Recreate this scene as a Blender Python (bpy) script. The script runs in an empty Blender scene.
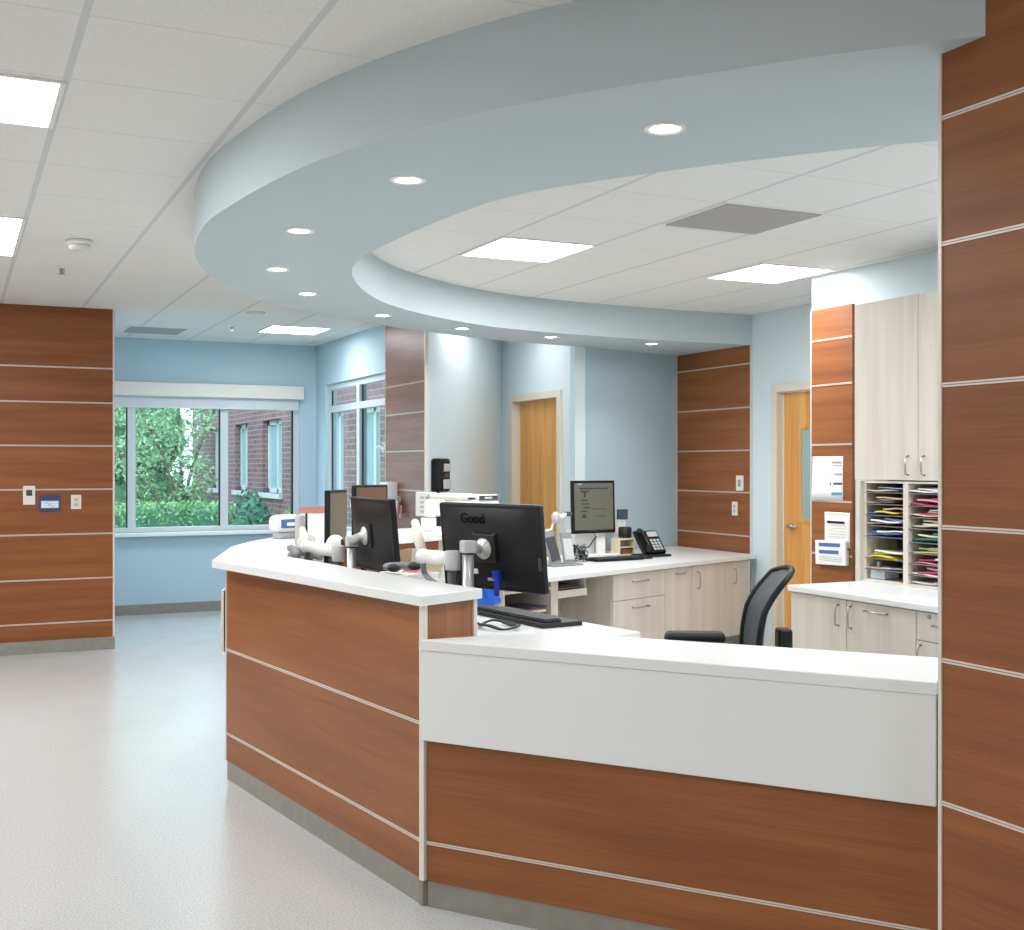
import bpy, bmesh, math, random
from mathutils import Vector, Matrix
PI = math.pi
sc = bpy.context.scene
COL = sc.collection
random.seed(7)

# ------------------------------------------------------------------ materials
def lin(c):
    def f(v):
        v /= 255.0
        return v/12.92 if v <= 0.04045 else ((v+0.055)/1.055)**2.4
    return (f(c[0]), f(c[1]), f(c[2]), 1.0)

def base_mat(name, col, rough=0.5, metal=0.0, spec=0.5, emit=None, es=0.0):
    m = bpy.data.materials.new(name); m.use_nodes = True
    b = m.node_tree.nodes['Principled BSDF']
    b.inputs['Base Color'].default_value = lin(col)
    b.inputs['Roughness'].default_value = rough
    b.inputs['Metallic'].default_value = metal
    b.inputs['Specular IOR Level'].default_value = spec
    if emit:
        b.inputs['Emission Color'].default_value = lin(emit)
        b.inputs['Emission Strength'].default_value = es
    return m

def noisy(name, c1, c2, scale=(1,1,1), nscale=5.0, detail=4.0, rough=0.5, lo=0.35, hi=0.65, bump=0.0, spec=0.5, world=False, metal=0.0):
    m = base_mat(name, c1, rough, metal, spec)
    nt = m.node_tree; N = nt.nodes; L = nt.links; b = N['Principled BSDF']
    if world:
        tc = N.new('ShaderNodeNewGeometry'); out = tc.outputs['Position']
    else:
        tc = N.new('ShaderNodeTexCoord'); out = tc.outputs['Object']
    mp = N.new('ShaderNodeMapping'); mp.inputs['Scale'].default_value = scale
    L.new(out, mp.inputs['Vector'])
    nz = N.new('ShaderNodeTexNoise'); nz.inputs['Scale'].default_value = nscale; nz.inputs['Detail'].default_value = detail
    L.new(mp.outputs['Vector'], nz.inputs['Vector'])
    rp = N.new('ShaderNodeValToRGB')
    rp.color_ramp.elements[0].position = lo; rp.color_ramp.elements[0].color = lin(c1)
    rp.color_ramp.elements[1].position = hi; rp.color_ramp.elements[1].color = lin(c2)
    L.new(nz.outputs['Fac'], rp.inputs['Fac'])
    L.new(rp.outputs['Color'], b.inputs['Base Color'])
    if bump:
        bp = N.new('ShaderNodeBump'); bp.inputs['Strength'].default_value = bump; bp.inputs['Distance'].default_value = 0.01
        L.new(nz.outputs['Fac'], bp.inputs['Height']); L.new(bp.outputs['Normal'], b.inputs['Normal'])
    return m

def wood(name, dark, mid, light, vertical=False, rough=0.38):
    m = base_mat(name, mid, rough, 0, 0.4)
    nt = m.node_tree; N = nt.nodes; L = nt.links; b = N['Principled BSDF']
    tc = N.new('ShaderNodeTexCoord')
    def nz(scale, ns, det):
        mp = N.new('ShaderNodeMapping'); mp.inputs['Scale'].default_value = scale
        L.new(tc.outputs['Object'], mp.inputs['Vector'])
        n = N.new('ShaderNodeTexNoise'); n.inputs['Scale'].default_value = ns; n.inputs['Detail'].default_value = det
        n.inputs['Distortion'].default_value = 0.3
        L.new(mp.outputs['Vector'], n.inputs['Vector']); return n.outputs['Fac']
    if vertical:
        a = nz((9, 9, 0.5), 1.5, 5); f = nz((160, 160, 2.0), 1.0, 2)
    else:
        a = nz((0.5, 0.5, 9), 1.5, 5); f = nz((3.0, 3.0, 190), 1.0, 2)
    mx = N.new('ShaderNodeMath'); mx.operation = 'MULTIPLY_ADD'; mx.inputs[1].default_value = 0.45
    L.new(f, mx.inputs[0]); L.new(a, mx.inputs[2])
    rp = N.new('ShaderNodeValToRGB'); e = rp.color_ramp.elements
    e[0].position = 0.52; e[0].color = lin(dark)
    e[1].position = 0.92; e[1].color = lin(light)
    k = rp.color_ramp.elements.new(0.72); k.color = lin(mid)
    L.new(mx.outputs[0], rp.inputs['Fac']); L.new(rp.outputs['Color'], b.inputs['Base Color'])
    return m

def ceiling_mat():
    m = base_mat('ceiling_tiles', (222, 219, 214), 0.9, 0, 0.2)
    nt = m.node_tree; N = nt.nodes; L = nt.links; b = N['Principled BSDF']
    g = N.new('ShaderNodeNewGeometry'); sx = N.new('ShaderNodeSeparateXYZ'); L.new(g.outputs['Position'], sx.inputs[0])
    def line(sock, off, half):
        s = N.new('ShaderNodeMath'); s.operation = 'SUBTRACT'; s.inputs[1].default_value = off; L.new(sock, s.inputs[0])
        p = N.new('ShaderNodeMath'); p.operation = 'PINGPONG'; p.inputs[1].default_value = 0.302; L.new(s.outputs[0], p.inputs[0])
        l = N.new('ShaderNodeMath'); l.operation = 'LESS_THAN'; l.inputs[1].default_value = half; L.new(p.outputs[0], l.inputs[0])
        return l.outputs[0]
    lx = line(sx.outputs['X'], 0.335, 0.012); ly = line(sx.outputs['Y'], 5.94, 0.006)
    nz = N.new('ShaderNodeTexNoise'); nz.inputs['Scale'].default_value = 180; nz.inputs['Detail'].default_value = 3
    L.new(g.outputs['Position'], nz.inputs['Vector'])
    rp = N.new('ShaderNodeValToRGB'); rp.color_ramp.elements[0].position = 0.35; rp.color_ramp.elements[0].color = lin((221, 219, 216))
    rp.color_ramp.elements[1].position = 0.6; rp.color_ramp.elements[1].color = lin((230, 229, 226))
    L.new(nz.outputs['Fac'], rp.inputs['Fac'])
    m1 = N.new('ShaderNodeMix'); m1.data_type = 'RGBA'; m1.inputs[7].default_value = lin((214, 213, 211))
    L.new(ly, m1.inputs[0]); L.new(rp.outputs['Color'], m1.inputs[6])
    m2 = N.new('ShaderNodeMix'); m2.data_type = 'RGBA'; m2.inputs[7].default_value = lin((205, 205, 205))
    L.new(lx, m2.inputs[0]); L.new(m1.outputs[2], m2.inputs[6])
    L.new(m2.outputs[2], b.inputs['Base Color'])
    return m

def floor_mat():
    m = base_mat('vinyl_floor', (190, 185, 178), 0.3, 0, 0.45)
    nt = m.node_tree; N = nt.nodes; L = nt.links; b = N['Principled BSDF']
    g = N.new('ShaderNodeNewGeometry')
    n1 = N.new('ShaderNodeTexNoise'); n1.inputs['Scale'].default_value = 130; n1.inputs['Detail'].default_value = 2
    L.new(g.outputs['Position'], n1.inputs['Vector'])
    rp = N.new('ShaderNodeValToRGB'); e = rp.color_ramp.elements
    e[0].position = 0.36; e[0].color = lin((176, 176, 174)); e[1].position = 0.62; e[1].color = lin((198, 200, 199))
    L.new(n1.outputs['Fac'], rp.inputs['Fac']); L.new(rp.outputs['Color'], b.inputs['Base Color'])
    n2 = N.new('ShaderNodeTexNoise'); n2.inputs['Scale'].default_value = 3
    L.new(g.outputs['Position'], n2.inputs['Vector'])
    mr = N.new('ShaderNodeMapRange'); mr.inputs[3].default_value = 0.20; mr.inputs[4].default_value = 0.30
    L.new(n2.outputs['Fac'], mr.inputs[0]); L.new(mr.outputs[0], b.inputs['Roughness'])
    return m

def brick_mat():
    m = base_mat('red_brick', (130, 90, 85), 0.9, 0, 0.2)
    nt = m.node_tree; N = nt.nodes; L = nt.links; b = N['Principled BSDF']
    g = N.new('ShaderNodeNewGeometry'); sx = N.new('ShaderNodeSeparateXYZ'); L.new(g.outputs['Position'], sx.inputs[0])
    ad = N.new('ShaderNodeMath'); L.new(sx.outputs['X'], ad.inputs[0]); L.new(sx.outputs['Y'], ad.inputs[1])
    cx = N.new('ShaderNodeCombineXYZ'); L.new(ad.outputs[0], cx.inputs[0]); L.new(sx.outputs['Z'], cx.inputs[1])
    br = N.new('ShaderNodeTexBrick'); br.inputs['Scale'].default_value = 1.0
    br.inputs['Color1'].default_value = lin((152, 112, 112)); br.inputs['Color2'].default_value = lin((130, 96, 100)); br.inputs['Mortar'].default_value = lin((168, 150, 152))
    br.inputs['Mortar Size'].default_value = 0.008; br.inputs['Brick Width'].default_value = 0.24; br.inputs['Row Height'].default_value = 0.085
    L.new(cx.outputs[0], br.inputs['Vector']); L.new(br.outputs['Color'], b.inputs['Base Color'])
    return m

def glass_mat(name, tint=(225, 240, 245), refl=0.10):
    m = bpy.data.materials.new(name); m.use_nodes = True
    nt = m.node_tree; N = nt.nodes; L = nt.links; N.remove(N['Principled BSDF'])
    t = N.new('ShaderNodeBsdfTransparent'); t.inputs[0].default_value = lin(tint)
    g = N.new('ShaderNodeBsdfGlossy'); g.inputs['Roughness'].default_value = 0.02
    lw = N.new('ShaderNodeLayerWeight'); pw = N.new('ShaderNodeMath'); pw.operation = 'POWER'; pw.inputs[1].default_value = 4.0
    ma = N.new('ShaderNodeMath'); ma.operation = 'MULTIPLY_ADD'; ma.inputs[1].default_value = 0.35; ma.inputs[2].default_value = 0.025
    L.new(lw.outputs['Facing'], pw.inputs[0]); L.new(pw.outputs[0], ma.inputs[0])
    mx = N.new('ShaderNodeMixShader'); L.new(ma.outputs[0], mx.inputs[0]); L.new(t.outputs[0], mx.inputs[1]); L.new(g.outputs[0], mx.inputs[2])
    L.new(mx.outputs[0], N['Material Output'].inputs[0])
    return m

def leaf_mat(name, c1, c2):
    m = base_mat(name, c1, 0.6, 0, 0.3)
    nt = m.node_tree; N = nt.nodes; L = nt.links; b = N['Principled BSDF']
    g = N.new('ShaderNodeNewGeometry')
    rp = N.new('ShaderNodeValToRGB'); rp.color_ramp.elements[0].color = lin(c1); rp.color_ramp.elements[1].color = lin(c2)
    L.new(g.outputs['Random Per Island'], rp.inputs['Fac']); L.new(rp.outputs['Color'], b.inputs['Base Color'])
    b.inputs['Subsurface Weight'].default_value = 0.0
    return m

M = {}
M['wood'] = wood('cherry_laminate', (124, 71, 34), (138, 82, 42), (151, 93, 50))
M['wood_dark'] = wood('cherry_laminate_wall', (120, 67, 31), (133, 76, 37), (146, 87, 45))
M['wood_v'] = wood('cherry_laminate_vertical', (140, 86, 54), (156, 100, 66), (172, 114, 78), vertical=True)
M['wood_pilaster'] = wood('cherry_laminate_pilaster', (122, 82, 70), (138, 96, 83), (150, 108, 94))
M['oak'] = wood('door_oak', (200, 138, 70), (216, 157, 86), (226, 171, 102), vertical=True)
M['cream'] = wood('cream_laminate', (201, 192, 180), (208, 199, 188), (214, 206, 196), vertical=True, rough=0.5)
M['cream_in'] = base_mat('cream_interior', (186, 175, 160), 0.6)
M['solid'] = noisy('white_solid_surface', (223, 224, 223), (225, 226, 225), nscale=300, rough=0.3, lo=0.3, hi=0.7)
M['strip'] = base_mat('aluminium_strip', (214, 206, 198), 0.35, 0.25)
M['strip_dark'] = base_mat('strip_groove', (128, 112, 100), 0.5)
M['blue'] = noisy('pale_blue_paint', (208, 220, 224), (209, 221, 225), nscale=90, rough=0.75)
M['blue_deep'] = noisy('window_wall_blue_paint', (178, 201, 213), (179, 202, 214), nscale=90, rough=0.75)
M['soffit'] = noisy('bulkhead_blue_paint', (187, 198, 202), (188, 199, 203), nscale=90, rough=0.7)
M['white_wall'] = base_mat('offwhite_paint', (222, 220, 214), 0.8)
M['ceil'] = ceiling_mat(); M['floor'] = floor_mat()
M['kick'] = noisy('grey_vinyl_base', (134, 130, 123), (142, 138, 131), nscale=20, rough=0.45)
M['frame'] = base_mat('cream_door_frame', (216, 208, 194), 0.45)
M['alu'] = base_mat('window_aluminium', (206, 212, 216), 0.4, 0.2)
M['gasket'] = base_mat('black_gasket', (30, 36, 42), 0.6)
M['white'] = base_mat('white_plastic', (232, 232, 230), 0.4)
M['offwhite'] = base_mat('warm_white_plastic', (222, 217, 208), 0.45)
M['blind'] = base_mat('blind_fabric', (202, 205, 212), 0.7)
M['black'] = noisy('black_plastic', (17, 18, 20), (22, 23, 25), nscale=90, rough=0.42, spec=0.3)
M['black_soft'] = base_mat('black_rubber', (24, 24, 25), 0.55)
M['dgrey'] = base_mat('dark_grey_plastic', (62, 64, 68), 0.5)
M['grey'] = base_mat('mid_grey_plastic', (128, 131, 134), 0.5)
M['lgrey'] = base_mat('light_grey_plastic', (182, 184, 184), 0.4)
M['mesh'] = noisy('grey_mesh_fabric', (70, 72, 76), (98, 100, 105), nscale=220, rough=0.75)
M['silver'] = base_mat('silver_metal', (196, 197, 196), 0.3, 0.6)
M['steel'] = base_mat('brushed_nickel', (170, 166, 160), 0.3, 0.85)
M['screen_tan'] = base_mat('screen_painted_reflection_tan', (104, 97, 84), 0.3, emit=(120, 112, 96), es=0.12)  # tan room reflection painted into the screen colour, with a faint glow
M['screen_brown'] = base_mat('screen_painted_reflection_brown', (112, 84, 66), 0.3, emit=(120, 88, 66), es=0.12)  # brown reflection painted into the screen colour; serves as plain brown elsewhere
M['screen_olive'] = base_mat('screen_olive_grey', (92, 93, 84), 0.35, emit=(110, 112, 98), es=0.15)
M['screen_dim'] = base_mat('screen_dark_lines', (56, 54, 54), 0.4)
M['blueplastic'] = base_mat('blue_plastic_bag', (20, 92, 200), 0.3)
M['royal'] = base_mat('royal_blue_connector', (24, 48, 190), 0.4)
M['navy'] = base_mat('navy_sign', (42, 58, 108), 0.5)
M['signblue'] = base_mat('sign_pale_blue', (178, 204, 222), 0.5)
M['paper'] = base_mat('white_paper', (236, 235, 232), 0.8)
M['paper_grey'] = base_mat('grey_print', (150, 153, 158), 0.8)
M['print_dark'] = base_mat('dark_print', (70, 76, 88), 0.8)
M['print_teal'] = base_mat('teal_print', (84, 146, 156), 0.8)
M['print_blue'] = base_mat('blue_print', (74, 104, 168), 0.8)
M['pink'] = base_mat('pink_paper', (214, 150, 160), 0.8)
M['rose'] = base_mat('rose_folder', (190, 62, 96), 0.7)
M['red'] = base_mat('faded_red_plastic', (188, 120, 112), 0.5)
M['yellow'] = base_mat('yellow_paper', (222, 200, 64), 0.8)
M['lime'] = base_mat('lime_paper', (196, 200, 84), 0.8)
M['green'] = base_mat('green_folder', (40, 118, 104), 0.7)
M['lilac'] = base_mat('lilac_paper', (150, 156, 204), 0.8)
M['bluepaper'] = base_mat('blue_folder', (66, 112, 182), 0.7)
M['peach'] = base_mat('peach_paper', (230, 196, 156), 0.8)
M['manila'] = base_mat('manila_paper', (214, 200, 172), 0.8)
M['shelfdark'] = base_mat('smoke_grey_shelf', (120, 116, 112), 0.5)
M['clear'] = base_mat('clear_box_plastic', (204, 216, 218), 0.15)
M['vent'] = base_mat('grey_ceiling_panel', (164, 160, 157), 0.7)
M['light'] = base_mat('light_diffuser', (255, 255, 255), 0.5, emit=(252, 253, 255), es=19)
M['lens'] = base_mat('downlight_lens', (255, 255, 255), 0.5, emit=(255, 252, 246), es=14)
M['glass'] = glass_mat('window_glass')
M['vglass'] = base_mat('wired_vision_glass', (150, 172, 170), 0.15)
M['brick'] = brick_mat()
M['leaf'] = leaf_mat('tree_leaves', (120, 158, 112), (176, 204, 158))
M['leaf_hedge'] = leaf_mat('hedge_leaves', (112, 156, 104), (168, 204, 150))
M['leaf_dark'] = leaf_mat('shrub_leaves', (66, 112, 92), (108, 156, 128))
M['leaf_back'] = leaf_mat('background_leaves', (84, 128, 92), (146, 184, 142))
M['leaf_core'] = noisy('foliage_core', (58, 92, 66), (112, 150, 110), nscale=7, rough=.9)  # mottled dark green core filling gaps between the leaves
M['bark'] = noisy('bark', (92, 80, 72), (132, 116, 104), nscale=12, rough=0.9)
M['grass'] = noisy('lawn', (74, 110, 70), (110, 146, 96), nscale=8, rough=0.95, world=True)
M['teal_glass'] = base_mat('outside_window_glass', (164, 186, 190), 0.3, 0, 0.4)
M['stone'] = base_mat('pale_stone_sill', (214, 214, 214), 0.8)
M['slate'] = base_mat('dark_coping', (96, 88, 96), 0.7)

# ------------------------------------------------------------------ mesh builder
class MB:
    def __init__(s): s.bm = bmesh.new(); s.mi = 0
    def _begin(s): s.bm.verts.ensure_lookup_table(); s._v = set(s.bm.verts); s._f = set(s.bm.faces)
    def _end(s, mtx=None, smooth=False):
        for f in s.bm.faces:
            if f not in s._f: f.material_index = s.mi; f.smooth = smooth
        if mtx is not None:
            bmesh.ops.transform(s.bm, matrix=mtx, verts=[v for v in s.bm.verts if v not in s._v])
    def bb(s, x0, x1, y0, y1, z0, z1, bev=0.0, seg=2, mtx=None):
        s._begin()
        r = bmesh.ops.create_cube(s.bm, size=1.0)
        bmesh.ops.transform(s.bm, verts=r['verts'], matrix=Matrix.Translation(((x0+x1)/2, (y0+y1)/2, (z0+z1)/2)) @ Matrix.Diagonal((abs(x1-x0), abs(y1-y0), abs(z1-z0), 1)))
        if bev > 0:
            es = list({e for v in r['verts'] for e in v.link_edges})
            bmesh.ops.bevel(s.bm, geom=es, offset=bev, segments=seg, affect='EDGES', profile=0.5)
        s._end(mtx); return s
    def prism(s, poly, z0, z1, bev=0.0, mtx=None):
        s._begin()
        lo = [s.bm.verts.new((p[0], p[1], z0)) for p in poly]; hi = [s.bm.verts.new((p[0], p[1], z1)) for p in poly]
        n = len(poly); s.bm.faces.new(lo[::-1]); top = s.bm.faces.new(hi)
        for i in range(n): s.bm.faces.new((lo[i], lo[(i+1) % n], hi[(i+1) % n], hi[i]))
        nf = [f for f in s.bm.faces if f not in s._f]
        bmesh.ops.recalc_face_normals(s.bm, faces=nf)
        if bev > 0:
            es = [e for e in top.edges]
            bmesh.ops.bevel(s.bm, geom=es, offset=bev, segments=2, affect='EDGES', profile=0.5)
        s._end(mtx); return s
    def tube(s, pts, r, seg=10, mtx=None, smooth=True):
        s._begin()
        pts = [Vector(p) for p in pts]; n = len(pts)
        rs = r if isinstance(r, (list, tuple)) else [r]*n
        rings = []; up = None
        for i, p in enumerate(pts):
            d = (pts[min(i+1, n-1)] - pts[max(i-1, 0)]).normalized()
            if up is None:
                up = Vector((0, 0, 1)) if abs(d.z) < 0.9 else Vector((1, 0, 0))
            a = d.cross(up).normalized(); b = a.cross(d).normalized(); up = b
            rings.append([s.bm.verts.new(p + a*math.cos(2*PI*k/seg)*rs[i] + b*math.sin(2*PI*k/seg)*rs[i]) for k in range(seg)])
        for i in range(n-1):
            for k in range(seg): s.bm.faces.new((rings[i][k], rings[i][(k+1) % seg], rings[i+1][(k+1) % seg], rings[i+1][k]))
        s.bm.faces.new(rings[0][::-1]); s.bm.faces.new(rings[-1])
        nf = [f for f in s.bm.faces if f not in s._f]; bmesh.ops.recalc_face_normals(s.bm, faces=nf)
        s._end(mtx, smooth); return s
    def lathe(s, prof, seg=24, mtx=None, smooth=True):
        s._begin(); rings = []
        for r, z in prof:
            rings.append([s.bm.verts.new((max(r, 1e-4)*math.cos(2*PI*k/seg), max(r, 1e-4)*math.sin(2*PI*k/seg), z)) for k in range(seg)])
        for i in range(len(rings)-1):
            for k in range(seg): s.bm.faces.new((rings[i][k], rings[i][(k+1) % seg], rings[i+1][(k+1) % seg], rings[i+1][k]))
        s.bm.faces.new(rings[0][::-1]); s.bm.faces.new(rings[-1])
        nf = [f for f in s.bm.faces if f not in s._f]; bmesh.ops.recalc_face_normals(s.bm, faces=nf)
        s._end(mtx, smooth); return s
    def grid(s, fn, nu, nv, thick=0.0, smooth=True, mtx=None):
        s._begin()
        def sheet(off):
            return [[s.bm.verts.new(Vector(fn(u/nu, v/nv)) + off) for v in range(nv+1)] for u in range(nu+1)]
        g = sheet(Vector((0, 0, 0)))
        for u in range(nu):
            for v in range(nv): s.bm.faces.new((g[u][v], g[u+1][v], g[u+1][v+1], g[u][v+1]))
        nf = [f for f in s.bm.faces if f not in s._f]
        bmesh.ops.recalc_face_normals(s.bm, faces=nf)
        if thick: bmesh.ops.solidify(s.bm, geom=nf, thickness=thick)
        s._end(mtx, smooth); return s
    def ell(s, c, r, seg=16, mtx=None):
        s._begin()
        q = bmesh.ops.create_uvsphere(s.bm, u_segments=seg, v_segments=max(6, seg//2), radius=1.0)
        bmesh.ops.transform(s.bm, verts=q['verts'], matrix=Matrix.Translation(c) @ Matrix.Diagonal((r[0], r[1], r[2], 1)))
        s._end(mtx, True); return s
    def out(s, name, mats, parent=None, loc=(0, 0, 0), rot=(0, 0, 0)):
        me = bpy.data.meshes.new(name); s.bm.to_mesh(me); s.bm.free()
        for m in (mats if isinstance(mats, (list, tuple)) else [mats]): me.materials.append(m)
        o = bpy.data.objects.new(name, me); COL.objects.link(o)
        o.location = loc; o.rotation_euler = rot if isinstance(rot, (list, tuple)) else (0, 0, rot)
        if parent: o.parent = parent
        return o

def tag(o, label, cat, group=None, kind=None):
    o['label'] = label; o['category'] = cat
    if group: o['group'] = group
    if kind: o['kind'] = kind
    return o
def thing(name, label, cat, loc=(0, 0, 0), rot=0.0, group=None):
    o = bpy.data.objects.new(name, None); COL.objects.link(o); o.empty_display_size = 0.1
    o.location = loc; o.rotation_euler = rot if isinstance(rot, (list, tuple)) else (0, 0, rot)
    return tag(o, label, cat, group)
def struct(o): o['kind'] = 'structure'; return o
def sempty(name, loc=(0, 0, 0), rot=0.0):
    o = bpy.data.objects.new(name, None); COL.objects.link(o); o.empty_display_size = 0.1
    o.location = loc; o.rotation_euler = (0, 0, rot); return struct(o)
def ang(p, q): return math.atan2(q[1]-p[1], q[0]-p[0])
def dist(p, q): return math.hypot(q[0]-p[0], q[1]-p[1])
def lerp(p, q, t): return (p[0]+(q[0]-p[0])*t, p[1]+(q[1]-p[1])*t)
def spline(pts, n=8):
    out = []
    P = [pts[0]] + list(pts) + [pts[-1]]
    for i in range(1, len(P)-2):
        for k in range(n):
            t = k/n
            out.append(tuple(0.5*((2*P[i][j]) + (-P[i-1][j]+P[i+1][j])*t + (2*P[i-1][j]-5*P[i][j]+4*P[i+1][j]-P[i+2][j])*t*t + (-P[i-1][j]+3*P[i][j]-3*P[i+1][j]+P[i+2][j])*t**3) for j in range(len(pts[0]))))
    out.append(tuple(pts[-1])); return out
def text_part(txt, size, mat, parent, loc, rot, name='lettering', depth=0.0006):
    c = bpy.data.curves.new('t', 'FONT'); c.body = txt; c.size = size; c.extrude = depth; c.align_x = 'CENTER'; c.align_y = 'CENTER'
    t = bpy.data.objects.new('t', c); COL.objects.link(t)
    bpy.context.view_layer.update()
    dg = bpy.context.evaluated_depsgraph_get()
    me = bpy.data.meshes.new_from_object(t.evaluated_get(dg)); bpy.data.objects.remove(t)
    me.materials.clear(); me.materials.append(mat)
    o = bpy.data.objects.new(name, me); COL.objects.link(o); o.location = loc; o.rotation_euler = rot
    if parent: o.parent = parent
    return o
def strip(length, z, parent, x0=0.0, y=0.0):
    m = MB(); m.bb(x0, x0+length, y-0.004, y+0.001, z-0.0055, z-0.0012); m.bb(x0, x0+length, y-0.004, y+0.001, z+0.0012, z+0.0055)
    m.mi = 1; m.bb(x0, x0+length, y-0.0025, y+0.001, z-0.0012, z+0.0012)
    return m.out('metal_strip', [M['strip'], M['strip_dark']], parent)

CEIL = 2.77; SOF = 2.515
# ------------------------------------------------------------------ room shell
struct(MB().bb(-2.7, 6.3, -3.1, 12.45, -0.1, 0.0).out('floor', M['floor']))
struct(MB().bb(-2.7, 6.3, -3.1, 12.45, CEIL, CEIL+0.1).out('ceiling', M['ceil']))
struct(MB().bb(-2.7, -2.6, -3.0, 10.1, 0, CEIL).out('wall_left', M['white_wall']))
struct(MB().bb(-2.7, 2.3, -3.1, -3.0, 0, CEIL).out('wall_behind', M['white_wall']))

# wood-clad wall at the left end of the hall
def clad_wall(name, p0, p1, z0, z1, zs, mat, thick=0.08, trims=(False, True), base=True):
    L = dist(p0, p1); w = MB().bb(0, L, 0, thick, z0, z1).out(name, mat, None, (p0[0], p0[1], 0), ang(p0, p1)); struct(w)
    for z in zs: strip(L, z, w)
    if trims[0]: MB().bb(-0.009, 0.002, -0.004, thick, z0, z1).out('edge_trim', M['strip'], w)
    if trims[1]: MB().bb(L-0.004, L+0.012, -0.004, thick, z0, z1).out('edge_trim', M['strip'], w)
    if base: MB().bb(0, L+0.012, -0.006, 0, 0.0, 0.1).out('toe_base', M['kick'], w)
    return w
clad_wall('wall_hall_wood', (-2.6, 10.1), (1.175, 10.1), 0.0, CEIL, (2.285, 2.004, 1.655, 1.304, 0.944, 0.584, 0.236), M['wood_dark'])
struct(MB().bb(-2.6, 1.165, 10.181, 12.3, 0, CEIL).out('wall_left_return', M['blue_deep']))

# window wall at the far end (y = 12.3)
wb = MB()
WX0, WX1, WZ0, WZ1 = 1.16, 3.32, 0.82, 2.34
wb.bb(1.165, 3.5, 12.3, 12.42, 0, WZ0); wb.bb(1.165, 3.5, 12.3, 12.42, WZ1, CEIL); wb.bb(WX1, 3.5, 12.3, 12.42, WZ0, WZ1)
struct(wb.out('wall_back', M['blue_deep']))
struct(MB().bb(1.165, 3.5, 12.285, 12.3, 0, 0.1).out('baseboard_back', M['kick']))
w1 = sempty('window_1')
f = MB(); f.bb(WX0, WX1, 12.32, 12.39, 0.82, 0.87); f.bb(WX0, WX1, 12.32, 12.39, 2.26, 2.34); f.bb(WX0, WX0+.05, 12.32, 12.39, .87, 2.26); f.bb(WX1-.06, WX1, 12.32, 12.39, .87, 2.26)
f.out('window_frame', M['alu'], w1)
for a, b in ((1.572, 1.646), (2.492, 2.568)):
    k = MB().bb(a, b, 12.315, 12.39, .87, 2.26); k.mi = 1; k.bb(a-.012, a, 12.34, 12.38, .87, 2.26); k.out('mullion', [M['alu'], M['gasket']], w1)
MB().bb(WX1-.075, WX1-.06, 12.34, 12.38, .87, 2.26).out('gasket', M['gasket'], w1)
for a, b in ((WX0+.05, 1.56), (1.646, 2.48), (2.568, WX1-.075)):
    MB().bb(a, b, 12.352, 12.358, .87, 2.26).out('pane', M['glass'], w1)
MB().bb(1.17, 3.36, 12.2, 12.42, 0.785, 0.82, .005).out('sill', M['white'], w1)
rb = thing('roller_blind', 'white roller blind cassette with raised blind above the wide garden window', 'window blind', (1.2, 12.3, 2.06))
MB().bb(0.0, 2.14, -0.11, -0.002, 0.13, 0.27, .006).out('cassette', M['offwhite'], rb)
MB().bb(0.0, 2.09, -0.05, -0.03, 0.035, 0.13).out('blind_fabric', M['blind'], rb)
MB().bb(0.0, 2.09, -0.055, -0.025, 0.015, 0.035, .004).out('bottom_bar', M['alu'], rb)

# side wall with tall window (x = 3.5)
ws = MB()
ws.bb(3.5, 3.62, 11.95, 12.3, 0, CEIL); ws.bb(3.5, 3.62, 10.02, 11.95, 2.335, CEIL); ws.bb(3.5, 3.62, 10.02, 11.95, 0, 0.82)
struct(ws.out('wall_side', M['blue_deep']))
w2 = sempty('window_2')
f = MB(); X0, X1 = 3.53, 3.60
f.bb(X0, X1, 10.02, 11.95, 2.275, 2.335); f.bb(X0, X1, 10.02, 11.95, .82, .88); f.bb(X0, X1, 11.89, 11.95, .88, 2.275); f.bb(X0, X1, 10.02, 10.07, .88, 2.275)
f.out('window_frame', M['alu'], w2)
k = MB().bb(X0-.005, X1, 10.89, 10.98, .88, 2.275); k.mi = 1; k.bb(X0+.02, X0+.032, 10.872, 10.89, .88, 2.275); k.bb(X0+.02, X0+.032, 11.874, 11.89, .88, 2.275); k.out('mullion', [M['alu'], M['gasket']], w2)
MB().bb(X0-.003, X1, 10.07, 11.89, 2.045, 2.11).out('transom', M['alu'], w2)
for a, b in ((10.07, 10.872), (10.98, 11.874)):
    for c, d in ((.88, 2.045), (2.11, 2.275)): MB().bb(3.562, 3.568, a, b, c, d).out('pane', M['glass'], w2)
MB().bb(3.44, 3.62, 10.02, 11.95, .79, .82).out('sill', M['white'], w2)
clad_wall('wall_pilaster_wood', (3.49, 10.02), (3.49, 9.05), 0, CEIL, (2.19, 1.94, 1.617, 1.285, .93, .57), M['wood_pilaster'], 0.025, (True, True), False)

def wall_seg(name, p0, p1, z0, z1, mat, thick=0.1):
    return struct(MB().bb(0, dist(p0, p1), 0, thick, z0, z1).out(name, mat, None, (p0[0], p0[1], 0), ang(p0, p1)))
struct(MB().prism([(3.5, 9.05), (4.8, 10.38), (4.72, 10.46), (3.5, 9.21)], 0, CEIL).out('wall_dispenser', M['blue']))

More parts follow.
